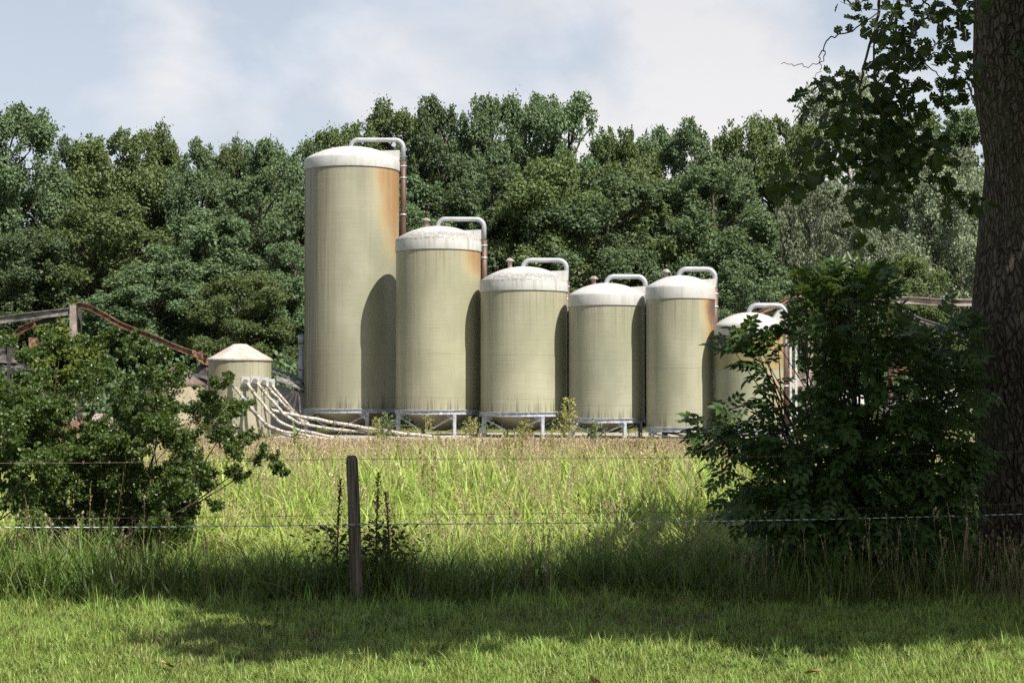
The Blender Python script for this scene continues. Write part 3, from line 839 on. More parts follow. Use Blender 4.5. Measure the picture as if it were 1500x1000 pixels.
# ------------------------------------------------------------------ tree line
def tree_variant(seed, kind):
    """trunk mesh and crown mesh, 14 m tall and 7 m wide, foot at the origin"""
    rng = np.random.default_rng(seed)
    H, W = 14.0, 7.0
    n = 92 if kind != 'birch' else 100
    C = []; Rr = []
    ph = rng.random(6) * 6.28
    nl = 32 if kind != 'birch' else 30
    for i in range(nl):     # billows, each built of smaller leaf clumps on its outer side
        zz = 1 - 2 * (i + .5) / nl; th = i * 2.39996 + ph[0]
        d = norm(np.array([[math.cos(th) * math.sqrt(1 - zz * zz), math.sin(th) * math.sqrt(1 - zz * zz), zz]]) + rng.normal(size=(1, 3)) * .16)[0]
        f = rng.uniform(.52, .95)
        wz = .40 * H if d[2] > 0 else .46 * H
        tap = 1 if kind != 'birch' else 1 - .25 * max(0, d[2])
        lc = np.array([d[0] * f * W / 2 * tap, d[1] * f * W / 2 * tap, .54 * H + d[2] * f * wz])
        R0 = rng.uniform(.75, 1.5)
        for k in range(8 if kind != 'birch' else 5):
            e = norm((rand_dirs(rng, 1) + d * .75 + np.array([[0, 0, .35]])))[0]
            rr = rng.uniform(.26, .58)
            C.append(tuple(lc + e * (R0 - rr * .7) * rng.uniform(.65, 1.2) * np.array([1, 1, .95]))); Rr.append(rr)
    for i in range(22):
        d = rand_dirs(rng, 1)[0]; f = rng.random() ** .5 * .6
        C.append((d[0] * f * W / 2, d[1] * f * W / 2, .54 * H + d[2] * f * .42 * H)); Rr.append(rng.uniform(.5, .9))
    n = len(C)
    for i in range(30):     # small leafy shoots on the outline
        a = rng.random() * 6.28; q = rng.random() ** .5 * .9
        zt = .54 * H + .372 * H * math.sqrt(max(0, 1 - q * q))
        ln = rng.uniform(.3, .95)
        dx, dy = math.cos(a) * q * W * .41, math.sin(a) * q * W * .41
        for k, rr in enumerate((.30, .2, .11)):
            C.append((dx * (1 + .04 * k) + rng.normal() * .1, dy * (1 + .04 * k) + rng.normal() * .1, zt + ln * (k / 2 - .3))); Rr.append(rr)
    Rr = np.array(Rr)
    if kind == 'birch':
        cnt = (Rr ** 2 * 900 + 20).astype(int)
        P, A, N = clump_leaves(rng, C, Rr, cnt, flat=1.5, shell=.25, up=.1, rnd=.8, out=.6)
        A = A * .5 + np.array([0, 0, -1.0]); L = rng.uniform(.11, .19, len(P)); Wd = L * .62
        mat = M['birch_leaf']
    else:
        cnt = (Rr ** 2 * 1050 + 14).astype(int)
        P, A, N = clump_leaves(rng, C, Rr, cnt, flat=.92, shell=.35, up=.45, rnd=.6, out=.85)
        L = rng.uniform(.10, .20, len(P)); Wd = L * .72
        mat = M['oak_leaf'] if kind == 'oak' else M['olive_leaf']
    crown = scatter_mesh('crown', T_RHOMB, P, A, N, L, Wd, mat)
    tb = MB()
    lean = rng.uniform(-.3, .3, 2)
    tp = [Vector((lean[0] * t, lean[1] * t, H * .86 * t)) + Vector((.12 * math.sin(5 * t + ph[3]), .12 * math.cos(4 * t + ph[4]), 0)) for t in np.linspace(0, 1, 9)]
    tp[0].z = -.1
    tb.tube(tp, [.26 * (1 - .85 * t) + .02 for t in np.linspace(0, 1, 9)], 8)
    for i in range(0, n, 4):
        c = Vector(C[i]) * .96; t = min(.95, max(.12, (c.z - 1.6) / (H * .86)))
        k = t * 8; a = tp[int(k)].lerp(tp[min(8, int(k) + 1)], k - int(k))
        mid = a.lerp(c, .5) + Vector((0, 0, .25))
        tb.tube([a, mid, c], [.09 * (1.1 - t), .055, .015], 5, cap=False)
    bm = M['birch_bark'] if kind == 'birch' else M['trunk']
    o = tb.build('trunk', bm); me = o.data
    bpy.data.objects.remove(o)
    return me, crown

VAR = {'oak': [tree_variant(s, 'oak') for s in (11, 12, 13)], 'olive': [tree_variant(s, 'olive') for s in (21, 22)], 'birch': [tree_variant(s, 'birch') for s in (31, 32)]}
trng = random.Random(5)
def plant(px, top, w, D, kind, label, name=None):
    b = at(px, 600, D)
    h = at(px, top, D).z
    tm, cm = VAR[kind][plant.i % len(VAR[kind])]; plant.i += 1
    root = empty(name or ('birch_tree' if kind == 'birch' else 'broadleaf_tree'), (b.x, D, 0), label, 'tree', 'trees of the wood behind the silos')
    root.rotation_euler.z = trng.random() * 6.28
    root.scale = (w / 7, w / 7, h * 1.04 / 14.0)
    link('trunk', tm, root); link('crown', cm, root)
plant.i = 0
# tall back row
plant(8, 146, 7.2, 90, 'oak', 'tall dark tree rising highest over the bent barn beam')
plant(95, 205, 5.0, 96, 'oak', 'thin-crowned tree behind the dip in the tree line over the barn post')
plant(165, 180, 7.6, 95, 'olive', 'round-topped olive tree standing over the burnt barn post')
plant(228, 190, 6.4, 98, 'olive', 'olive tree showing sky through its crown above the rusty tank')
plant(290, 208, 5.4, 95, 'oak', 'tree with a ragged low top above the small cone-roofed tank')
plant(342, 210, 4.6, 97, 'olive', 'slim pointed tree behind the small cone-roofed tank')
plant(400, 198, 6.0, 93, 'oak', 'dark tree with leafy tip left of the tallest silo roof')
plant(458, 208, 5.4, 96, 'oak', 'dark tree partly hidden by the tallest silo')
plant(520, 168, 6.4, 97, 'olive', 'olive tree whose top shows just over the tallest silo roof')
plant(592, 152, 7.0, 98, 'olive', 'olive tree rising above the loop pipe of the tallest silo')
plant(650, 148, 6.2, 95, 'oak', 'tall tree above the second silo roof vent')
plant(712, 130, 6.0, 95, 'oak', 'tallest dark tree of the wood, above the second silo loop pipe')
plant(778, 133, 6.0, 97, 'oak', 'tall dark tree above the third silo')
plant(838, 147, 6.8, 95, 'oak', 'broad dark tree sloping down above the fourth silo')
plant(908, 178, 5.8, 94, 'olive', 'tree in the step of the tree line above the fourth silo loop pipe')
plant(958, 180, 5.2, 96, 'oak', 'narrow tree with twin tips above the fifth silo')
plant(1026, 182, 6.0, 94, 'oak', 'dark tree above the fifth silo loop pipe')
plant(1088, 172, 6.0, 98, 'olive', 'loose-crowned olive tree above the sixth silo')
plant(1146, 160, 6.4, 99, 'olive', 'sparse tree beside the tip of the bare oak twig')
plant(1250, 96, 10.0, 108, 'birch', 'tall pale tree right behind the hanging oak branch', 'pale_tree')
plant(1345, 150, 7.6, 106, 'olive', 'rounded tree between the hanging oak branch and oak trunk')
plant(1425, 155, 7.2, 102, 'oak', 'tree touching the oak trunk at the tree line')
plant(1520, 160, 8.0, 100, 'oak', 'tree of the wood hidden mostly by the oak trunk')
plant(-85, 160, 8.0, 94, 'oak', 'tree of the wood at the edge beyond the tall dark tree')
# lower front row
plant(28, 330, 6.5, 82, 'oak', 'lower leafy tree just above the grey barn beam')
plant(135, 288, 8.0, 84, 'olive', 'broad lower tree in front of the round-topped olive tree')
plant(225, 380, 7.0, 80, 'oak', 'low dark tree above the descending rusty rafter')
plant(305, 300, 7.6, 84, 'oak', 'bushy tree rising straight above the small tank roof')
plant(385, 255, 7.2, 86, 'oak', 'dense dark tree beside the upper half of the tallest silo')
plant(345, 400, 5.6, 78, 'olive', 'low bright shrubby tree over the small tank roof')
plant(430, 350, 5.2, 81, 'oak', 'dark tree touching the middle of the tallest silo')
plant(625, 262, 7.0, 86, 'oak', 'dark tree seen between the brown pipe and the second silo roof')
plant(722, 235, 8.0, 86, 'oak', 'wide dark tree filling the space above the third silo roof')
plant(805, 232, 7.6, 84, 'olive', 'bright leafy tree in front of the dark ones above the third silo')
plant(885, 255, 7.6, 83, 'oak', 'wide leafy tree above the fourth silo roof')
plant(965, 252, 7.2, 85, 'olive', 'leafy tree above the vent of the fifth silo')
plant(1045, 240, 7.6, 84, 'oak', 'dense tree beside the loop pipe of the fifth silo')
plant(1092, 385, 5.0, 77, 'oak', 'low dense tree just behind the sixth silo loop pipe')
plant(1195, 250, 6.4, 86, 'birch', 'drooping pale birch left of the hanging oak branch')
plant(1262, 290, 6.2, 80, 'birch', 'small pale birch under the lowest hanging oak leaves')
plant(1340, 195, 9.0, 92, 'birch', 'wide pale birch with white stems above the burnt steel beam')
plant(1318, 372, 5.2, 79, 'olive', 'low yellow-green tree behind the rusty barn post')
plant(1412, 235, 7.6, 88, 'birch', 'pale birch beside the oak trunk')
plant(1500, 330, 7.0, 82, 'birch', 'pale birch behind the oak trunk')
plant(-60, 340, 7.0, 82, 'oak', 'lower tree at the edge past the grey barn beam')

def leaf_mass(name, C, Rr, per, L0, L1, mat, seed, flat=.8):
    rng = np.random.default_rng(seed)
    P, A, N = clump_leaves(rng, C, Rr, (np.array(Rr) ** 2 * per + 30).astype(int), flat, .45, .35, .75, .55)
    L = rng.uniform(L0, L1, len(P))
    return scatter_mesh(name, T_RHOMB, P, A, N, L, L * .72, mat)

def undergrowth():
    rng = np.random.default_rng(77)
    C = []; Rr = []
    for i in range(230):
        D = rng.uniform(70, 79); x = rng.uniform(-30, 32)
        C.append((x, D, rng.uniform(.2, 2.6))); Rr.append(rng.uniform(.7, 1.3))
    o = link('undergrowth', leaf_mass('undergrowth', C, Rr, 240, .16, .3, M['oak_leaf'], 78))
    tag(o, 'dark undergrowth along the foot of the wood', 'undergrowth', None, 'stuff')
    C = []; Rr = []
    for i in range(300):
        D = rng.uniform(110, 122); x = rng.uniform(-46, 48)
        C.append((x, D, rng.uniform(.5, 10.5))); Rr.append(rng.uniform(1.2, 2.2))
    o = link('woodland', leaf_mass('woodland', C, Rr, 95, .3, .55, M['oak_leaf'], 79))
    tag(o, 'deeper woodland seen dimly between the trees', 'woodland', None, 'stuff')
undergrowth()

# ------------------------------------------------------------------ the oak with its trunk, hanging branch and crown
SX, SY = SDIR.x / SDIR.z, SDIR.y / SDIR.z        # shadow offset per metre of height (towards the sun)
SHADE = [(-4.9, 14.9), (-4.0, 13.9), (-3.3, 13.0), (-2.75, 12.3), (-1.9, 10.4), (-1.2, 10.2), (-.5, 11.0), (.2, 11.3), (1.05, 10.9), (2.0, 11.05), (3.3, 11.0), (5.5, 10.6), (8.0, 11.5), (8.5, 20), (5.0, 21.5), (2.8, 20.0), (1.7, 17.6), (1.9, 16.0), (1.0, 14.4), (-.2, 14.2), (-1.8, 14.5), (-2.2, 16.2), (-2.9, 16.3), (-3.1, 15.2), (-4.3, 14.6)]
def inside(x, y, poly):
    c = False; j = len(poly) - 1
    for i in range(len(poly)):
        xi, yi = poly[i]; xj, yj = poly[j]
        if (yi > y) != (yj > y) and x < (xj - xi) * (y - yi) / (yj - yi) + xi: c = not c
        j = i
    return c

def instances_mesh(name, tmpl, mats, mat):
    tv, tf = tmpl
    n, k = len(mats), len(tv)
    B = np.array([[list(r) for r in m] for m in mats])
    V = np.einsum('nij,kj->nki', B[:, :3, :3], tv) + B[:, None, :3, 3]
    fl = np.array([i for f in tf for i in f]); ln = np.array([len(f) for f in tf])
    loops = (np.arange(n)[:, None] * k + fl[None, :]).ravel()
    st = np.concatenate([[0], np.cumsum(ln)[:-1]])
    starts = (np.arange(n)[:, None] * len(fl) + st[None, :]).ravel()
    return np_mesh(name, V.reshape(-1, 3), loops, starts, mat)

def leaf_matrix(p, axis, nrm, size):
    a = Vector(axis).normalized(); n_ = Vector(nrm); n_ = (n_ - a * n_.dot(a)).normalized(); s = n_.cross(a)
    m = Matrix(((a.x, s.x, n_.x), (a.y, s.y, n_.y), (a.z, s.z, n_.z))) * size
    m = m.to_4x4(); m.translation = Vector(p)
    return m

def leaves_to_parts(root, mats, tmpl, mat, name='leaf', keep=300):
    """the nearest as single leaf parts with a shared mesh, the rest as one joined part"""
    mats = sorted(mats, key=lambda m: (m.translation + root.location).y)
    step = max(1.0, len(mats) / (keep * 1.6))
    idx = sorted(set(int(i * step) for i in range(keep)))
    idx = [i for i in idx if i < len(mats)]
    one = instances_mesh(name, tmpl, [Matrix.Identity(4)], mat)
    for i in idx:
        o = bpy.data.objects.new(name, one); COL.objects.link(o); o.parent = root; o.matrix_local = mats[i]
    s = set(idx)
    rest = [m for i, m in enumerate(mats) if i not in s]
    if rest:
        o = link('foliage', instances_mesh('foliage', tmpl, rest, mat), root); o['kind'] = 'stuff'

def big_oak():
    rng = np.random.default_rng(3)
    D = 15.3
    edge = [(885, 1425), (820, 1432), (760, 1436), (700, 1435), (600, 1432), (540, 1428), (480, 1425), (400, 1435), (300, 1443), (240, 1447), (200, 1443), (160, 1436), (100, 1431), (0, 1430), (-120, 1436), (-300, 1446)]
    rad0 = .50
    base = Vector((4.66, D, 0))
    root = empty('oak_tree', base, 'big oak with furrowed trunk, its lobed leaves hanging into the sky', 'tree')
    # trunk: rings of furrowed bark, left outline as in the picture
    zs = np.linspace(-.05, 6.5, 120); na = 120
    ez = np.array([at(750, y, D).z for y, _ in edge]); ex = np.array([(x - 750) * D / F for _, x in edge])
    o_ = np.argsort(ez)
    vs = []; ridge = rng.random((3, 8)) * 6.28
    for zz in zs:
        lx = np.interp(zz, ez[o_], ex[o_])
        r = rad0 * (1 - .025 * zz) + .10 * math.exp(-zz / .25)
        cx = lx + rad0 * (1 - .025 * zz) - base.x
        for k in range(na):
            t = 2 * PI * k / na
            w = .9 * math.sin(zz * 2.1 + ridge[0, 0]) + .5 * math.sin(zz * 5.3 + ridge[0, 1])
            f = abs(math.sin(11 * t + w + .7 * math.sin(zz * 3.7 + 3 * t))) ** .7
            g = abs(math.sin(17 * t - 1.3 * w + 1.1 * math.sin(zz * 2.9 - 2 * t)))
            bl = .012 * math.sin(3 * t + zz * 1.1 + ridge[1, 0]) + .01 * math.sin(zz * 4 + 2 * t)
            rr = r + .020 * f + .010 * g + bl - .02
            vs.append((cx + rr * math.sin(t), -rr * math.cos(t), zz))
    fs = [(i * na + k, i * na + (k + 1) % na, (i + 1) * na + (k + 1) % na, (i + 1) * na + k) for i in range(len(zs) - 1) for k in range(na)]
    bark = bark_mat()
    tm = MB().add(vs, fs, True)
    tm.build('trunk', bark, root)
    # crown above the picture: only where its shade falls on the verge, the bushes and the trunk
    C = []; Rr = []
    tries = 0
    while len(C) < 160 and tries < 20000:
        tries += 1
        gx, gy = rng.uniform(-5, 8.5), rng.uniform(10, 21.5)
        h = rng.uniform(4.9, 10.5)
        r = rng.uniform(.55, .95)
        if not inside(gx, gy, SHADE): continue
        c = Vector((gx + SX * h, gy + SY * h, h))
        if not (c.z - r > EYE + .236 * c.y or c.x - r > .305 * c.y): continue
        # keep the edge of the shade: the clump's own shadow may stick out only a little
        m = sum(inside(gx + math.cos(q) * r * .75, gy + math.sin(q) * r * .75, SHADE) for q in np.linspace(0, 5.5, 8))
        if m < 7: continue
        C.append(tuple(c - base)); Rr.append(r)
    cnt = (np.array(Rr) ** 2 * 520).astype(int)
    P, A, N = clump_leaves(rng, C, Rr, cnt, .75, .3, .5, .7, .4)
    L = rng.uniform(.16, .26, len(P))
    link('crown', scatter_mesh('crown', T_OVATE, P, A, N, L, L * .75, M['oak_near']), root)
    lb = MB()
    hubs = [Vector((.25, -.1, 5.7)), Vector((.3, -.1, 5.95)), Vector((.25, -.15, 6.2)), Vector((.3, -.1, 6.35))]
    for i in range(0, len(C), 4):
        c = Vector(C[i]); a = hubs[i // 4 % 4]
        m1 = a.lerp(c, .30) + Vector((.25, -.35, .05)); m2 = a.lerp(c, .70) + Vector((.15, -.2, .15))
        lb.tube([a, m1, m2, c], [.13, .08, .045, .015], 6, cap=False)
    # limb that carries the hanging branch
    tip = at(1310, -60, 11.5) - base
    lb.tube([Vector((-.1, -.3, 5.6)), Vector((-.5, -1.3, 5.75)), tip + Vector((.5, .3, .35)), tip + Vector((-.1, 0, .2)), tip + Vector((-.6, -.1, .1))], [.15, .11, .07, .05, .025], 10)
    lb.build('limb', M['twig'], root)
    # hanging twigs (pixel way-points at about 12.5 m)
    tw = MB(); DB = 11.5
    paths = [([(1318, -60), (1316, 0), (1312, 40), (1308, 90), (1306, 150), (1310, 200), (1316, 250)], .011),
             ([(1300, -60), (1288, 5), (1284, 40), (1270, 75), (1265, 110), (1258, 140), (1262, 180), (1255, 215)], .012),
             ([(1284, 20), (1262, 36), (1236, 50), (1212, 58), (1206, 72), (1209, 82), (1200, 92), (1180, 96), (1160, 95), (1144, 94)], .006),
             ([(1206, 74), (1200, 84), (1203, 100), (1196, 112), (1194, 128)], .004),
             ([(1309, 20), (1325, 34), (1344, 40)], .004), ([(1345, 78), (1362, 98), (1380, 115), (1400, 135)], .006),
             ([(1258, 160), (1240, 180), (1215, 200), (1190, 222), (1165, 255), (1140, 272)], .006),
             ([(1310, 230), (1335, 250), (1360, 270), (1385, 286), (1415, 296), (1445, 300)], .008),
             ([(1285, 40), (1280, 110), (1290, 170), (1300, 230), (1285, 290), (1262, 330)], .007),
             ([(1330, -50), (1350, -5), (1370, 15), (1400, 22), (1425, 20)], .008),
             ([(1318, 60), (1345, 80), (1375, 78), (1395, 92), (1415, 105)], .006),
             ([(1262, 120), (1240, 108), (1225, 112), (1205, 130), (1185, 150)], .005), ([(1270, 0), (1250, 5), (1230, 2)], .004)]
    mats = []
    tmat = lambda p, ax, sz: mats.append(leaf_matrix(p, ax, Vector((rng.normal() * .7, -.55 + rng.normal() * .6, .5 + rng.normal() * .5)), sz))
    for pi, (pp, r0) in enumerate(paths):
        W = [at(x, y, DB + .25 * math.sin(pi * 2.1 + i * .6) * (i > 0)) - base for i, (x, y) in enumerate(pp)]
        sm = []
        for i in range(len(W) - 1):
            p0, p1, p2, p3 = W[max(i - 1, 0)], W[i], W[i + 1], W[min(i + 2, len(W) - 1)]
            for j in range(4):
                t = j / 4
                sm.append(.5 * ((2 * p1) + (-p0 + p2) * t + (2 * p0 - 5 * p1 + 4 * p2 - p3) * t * t + (-p0 + 3 * p1 - 3 * p2 + p3) * t ** 3) + Vector(rng.normal(size=3)) * .006)
        sm.append(W[-1])
        tw.tube(sm, [r0 * (1 - .7 * i / (len(sm) - 1)) for i in range(len(sm))], 6)
        for k in range(2, len(sm), 3) if r0 > .0065 else ():      # side twiglets
            e = sm[k] + Vector((rng.normal() * .10, rng.normal() * .05, -.02 + rng.normal() * .08))
            tw.tube([sm[k], sm[k].lerp(e, .5) + Vector((0, 0, .012)), e], [r0 * .3, r0 * .25, r0 * .15], 4, cap=False)
    tw.build('twig', M['twig'], root)
    # leaf rosettes: pixel centre, spread in pixels, number of leaves
    spots = [(1235, -5, 14, 10), (1268, 22, 24, 24), (1300, 12, 26, 24), (1345, 20, 22, 30), (1378, 8, 22, 30), (1405, 18, 20, 26), (1420, 4, 14, 14),
             (1305, 62, 24, 26), (1292, 45, 14, 10), (1330, 62, 20, 30), (1318, 88, 22, 32), (1290, 82, 16, 14), (1376, 66, 14, 16), (1390, 60, 10, 8), (1372, 78, 12, 10), (1402, 96, 16, 22), (1424, 100, 12, 14), (1412, 118, 18, 22), (1376, 136, 18, 22), (1395, 140, 14, 14), (1418, 136, 10, 6),
             (1300, 118, 26, 40), (1325, 122, 22, 34), (1338, 108, 12, 12), (1225, 118, 16, 14), (1205, 138, 18, 18), (1180, 152, 12, 14), (1235, 140, 16, 16), (1250, 150, 12, 10),
             (1252, 180, 20, 26), (1232, 172, 16, 18), (1300, 152, 26, 44), (1330, 148, 18, 24), (1285, 185, 26, 40), (1320, 185, 24, 40), (1345, 205, 20, 30), (1268, 208, 22, 34), (1235, 212, 20, 26), (1205, 198, 14, 14), (1305, 218, 26, 44), (1335, 228, 26, 40), (1366, 215, 14, 18), (1378, 238, 16, 20), (1382, 215, 6, 4),
             (1255, 245, 22, 34), (1290, 252, 24, 40), (1225, 240, 16, 20), (1318, 258, 20, 26), (1200, 232, 14, 16), (1205, 250, 12, 12), (1168, 262, 16, 20), (1145, 274, 14, 18), (1155, 280, 10, 10), (1180, 262, 10, 8),
             (1275, 280, 20, 28), (1300, 285, 16, 18), (1305, 305, 14, 14), (1278, 308, 16, 18), (1258, 328, 15, 20), (1250, 342, 10, 10), (1272, 315, 10, 8), (1382, 270, 10, 10), (1400, 290, 14, 16), (1432, 294, 14, 20), (1440, 302, 8, 8)]
    for x, y, s, n in spots:
        for i in range(int(n * .74)):
            q = rng.normal(size=2) * s * .62
            p = at(x + q[0], y + q[1], DB + rng.normal() * .18) - base
            a = Vector((q[0] / s + rng.normal() * .5, rng.normal() * .5, -q[1] / s - .35 + rng.normal() * .45))
            tmat(p, a, rng.uniform(.058, .105))
    # small shoot on the trunk
    for i in range(9):
        p = at(1488 + rng.normal() * 8, 80 + rng.normal() * 6, D - .56) - base
        tmat(p, Vector((rng.normal(), -.4, .3 + rng.normal() * .4)), .09)
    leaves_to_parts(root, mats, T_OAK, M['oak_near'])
big_oak()

# ------------------------------------------------------------------ bushes
def shrub(name, label, base_px, D, blobs, per, L0, L1, mat, seed, nstem=6, flat=.8):
    rng = np.random.default_rng(seed)
    base = at(base_px, 600, D); base.z = 0
    root = empty(name, base, label, 'bush')
    C = []; Rr = []
    for x, y, rp, dz in blobs:
        c = at(x, y, D + dz) - base
        C.append(tuple(c)); Rr.append(rp * D / F)
    # ragged: add small outer sprays round every blob
    for c, r in list(zip(C, Rr)):
        for k in range(3):
            d = rand_dirs(rng, 1)[0]; d[2] = d[2] * .6 + .25
            for j, q in enumerate((.9, 1.25, 1.6, 1.9)):
                C.append(tuple(np.array(c) + d * r * q + rng.normal(size=3) * .015)); Rr.append(r * (.40 - .08 * j))
    ok = [i for i in range(len(C)) if C[i][2] > .12]
    C = [C[i] for i in ok]; Rr = [Rr[i] for i in ok]
    P, A, N = clump_leaves(rng, C, Rr, (np.array(Rr) ** 2 * per * (.45 + 1.1 * np.random.default_rng(seed).random(len(Rr))) + 20).astype(int), flat, .3, .35, .8, .4)
    k = P[:, 2] > .04; P, A, N = P[k], A[k], N[k]
    L = rng.uniform(L0, L1, len(P))
    o = link('foliage', scatter_mesh('foliage', T_RHOMB, P, A, N, L, L * .75, mat), root)
    sb = MB()
    feet = [Vector((rng.normal() * .12, rng.normal() * .12, -.03)) for _ in range(nstem)]
    for i, c in enumerate(C):
        if i >= len(blobs) or i % 4: continue
        f = feet[i % nstem]; c = Vector(c)
        m = f.lerp(c, .5) + Vector((rng.normal() * .08, rng.normal() * .08, .12))
        sb.tube([f, f.lerp(m, .5) + Vector((0, 0, .1)), m, c], [.017, .013, .008, .002], 5, cap=False)
    sb.build('stems', M['twig'], root)
    return root

rngb = random.Random(2)
def fill(poly, n, r0, r1, dz):
    out = []
    xs = [p[0] for p in poly]; ys = [p[1] for p in poly]
    while len(out) < n:
        x, y = rngb.uniform(min(xs), max(xs)), rngb.uniform(min(ys), max(ys))
        if inside(x, y, poly): out.append((x, y, rngb.uniform(r0, r1), rngb.uniform(-dz, dz)))
    return out

shrub('hawthorn_bush', 'dark spreading hawthorn bush in front of the burnt barn and rusty tank', 190, 15.6,
      fill([(30, 550), (90, 520), (200, 516), (240, 550), (290, 590), (330, 590), (335, 640), (360, 680), (300, 700), (290, 750), (250, 770), (60, 780), (20, 700), (30, 620)], 84, 9, 23, .65) + [(300, 575, 9, .1), (310, 590, 8, .2), (318, 562, 9, 0), (334, 556, 7, .1), (345, 604, 8, -.2), (330, 615, 8, 0), (366, 640, 8, .1), (350, 650, 8, 0), (386, 662, 7, 0), (372, 672, 7, .1), (404, 683, 6, -.1), (415, 692, 5, -.1), (396, 670, 6, .2), (350, 700, 9, .1), (335, 690, 9, .1), (320, 740, 9, .2), (60, 512, 12, .2), (76, 500, 8, .2), (102, 505, 11, 0), (126, 498, 8, .1), (150, 500, 11, -.1), (164, 490, 7, -.1), (200, 502, 11, .1), (222, 514, 11, 0), (243, 525, 9, .1), (256, 552, 11, 0), (266, 540, 7, .1), (12, 500, 12, .1), (40, 520, 14, 0)] + fill([(60, 640), (280, 640), (290, 740), (270, 795), (60, 800)], 34, 12, 24, .55), 23000, .019, .037, M['haw_leaf'], 41, 6)
shrub('hawthorn_bush', 'sunlit small-leaved bush at the fence, spreading past the picture edge', -60, 14.7,
      fill([(-160, 560), (-60, 540), (20, 560), (75, 600), (90, 660), (80, 730), (80, 795), (-160, 800)], 60, 11, 25, .5), 20000, .021, .043, M['haw_leaf'], 43, 6)
shrub('young_bush', 'yellow-green leafy sapling lit by sun beside the burnt barn post', 95, 18.4,
      fill([(55, 540), (66, 500), (85, 484), (118, 492), (135, 500), (130, 560), (90, 580)], 26, 9, 17, .3), 12000, .03, .055, M['lime_leaf'], 44, 3)

def elder():
    rng = np.random.default_rng(51)
    D = 14.4
    base = at(1270, 600, D); base.z = 0
    root = empty('elder_bush', base, 'large dark elder bush with pinnate leaves against the oak trunk', 'bush')
    # a compound leaf: stalk and seven leaflets, one unit long
    tv = []; tf = []
    def leaflet(p, ax, s, w):
        ax = Vector(ax).normalized(); sd = Vector((-ax.y, ax.x, 0)).normalized(); nn = Vector((0, 0, 1))
        b = len(tv)
        for a, c, d in T_OVATE[0]:
            q = Vector(p) + ax * a * s + sd * c * w + nn * (d * w - .10 * a * a * s)
            tv.append((q.x, q.y, q.z - .22 * q.x * q.x))
        for f in T_OVATE[1]: tf.append(tuple(b + i for i in f))
    for x in (.30, .55, .76):
        for sg in (-1, 1):
            leaflet((x, sg * .01, 0), (.45, sg * .9, 0), .40, .24)
    leaflet((.82, 0, 0), (1, 0, 0), .40, .25)
    b = len(tv)
    for x in (0, .45, .85):
        for y, z in ((-.008, 0), (.008, 0)):
            tv.append((x, y, z - .22 * x * x))
    tf += [(b, b + 1, b + 3, b + 2), (b + 2, b + 3, b + 5, b + 4)]
    tmpl = (np.array(tv), tf)
    poly = [(1060, 640), (1085, 625), (1125, 655), (1180, 610), (1186, 550), (1180, 500), (1190, 480), (1200, 470), (1208, 448), (1235, 426), (1265, 426), (1280, 448), (1290, 460), (1330, 505), (1365, 510), (1388, 488), (1402, 488), (1412, 520), (1415, 800), (1150, 800), (1100, 765), (1105, 705), (1130, 695), (1095, 660)]
    pts = fill(poly, 620, 1, 2, .6)
    extra = [(1040, 512), (1052, 505), (1066, 500), (1076, 512), (1084, 520), (1100, 560), (1092, 530), (1085, 520), (1110, 540), (1085, 590), (1100, 602), (1120, 590), (1090, 618), (1020, 628), (1030, 640), (1050, 615), (1045, 650), (1065, 632), (1040, 605), (1085, 640), (1060, 690), (1045, 665), (1075, 720), (1060, 745), (1195, 432), (1210, 424), (1225, 417), (1240, 411), (1262, 415), (1280, 420), (1290, 440), (1255, 432), (1215, 440), (1200, 455), (1385, 480), (1398, 482), (1408, 490), (1140, 505), (1160, 495), (1172, 486)]
    pts += [(x + (34 if x < 1105 and y < 622 else 10 if x < 1080 else 0), y, 1, rngb.uniform(-.25, .25)) for x, y in extra for _ in range(2 if y > 460 else 4)]
    mats = []
    sb = MB(); feet = [Vector((rng.uniform(-.5, .5), rng.uniform(-.2, .2), -.03)) for _ in range(9)]
    cx = 1250
    for i, (x, y, _, dz) in enumerate(pts):
        c = at(x, y, D + dz) - base
        if c.z < .15: continue
        outd = Vector(((x - cx) / 170, dz * 1.2 - .25, (640 - y) / 260))
        nl = 4 if i % 2 else 3
        for j in range(nl):
            ax = outd * .8 + Vector((rng.normal() * .6, rng.normal() * .6, rng.normal() * .4 + .05))
            nn = Vector((rng.normal() * .35, -.25 + rng.normal() * .35, 1.0))
            mats.append(leaf_matrix(c + Vector(rng.normal(size=3)) * .045, ax, nn, rng.uniform(.145, .25)))
        if i % 14 == 0 or (i >= 620 and i % 2):
            f = min(feet, key=lambda q: abs(q.x - c.x * .5))
            m = f.lerp(c, .55) + Vector((-.12 * c.x + rng.normal() * .12, rng.normal() * .1, .2))
            sb.tube([f, f.lerp(m, .5) + Vector((0, 0, .12)), m, c], [.016, .012, .008, .003], 5, cap=False)
    sb.build('stems', M['twig'], root)
    leaves_to_parts(root, mats, tmpl, M['elder_leaf'])
    return root
elder()

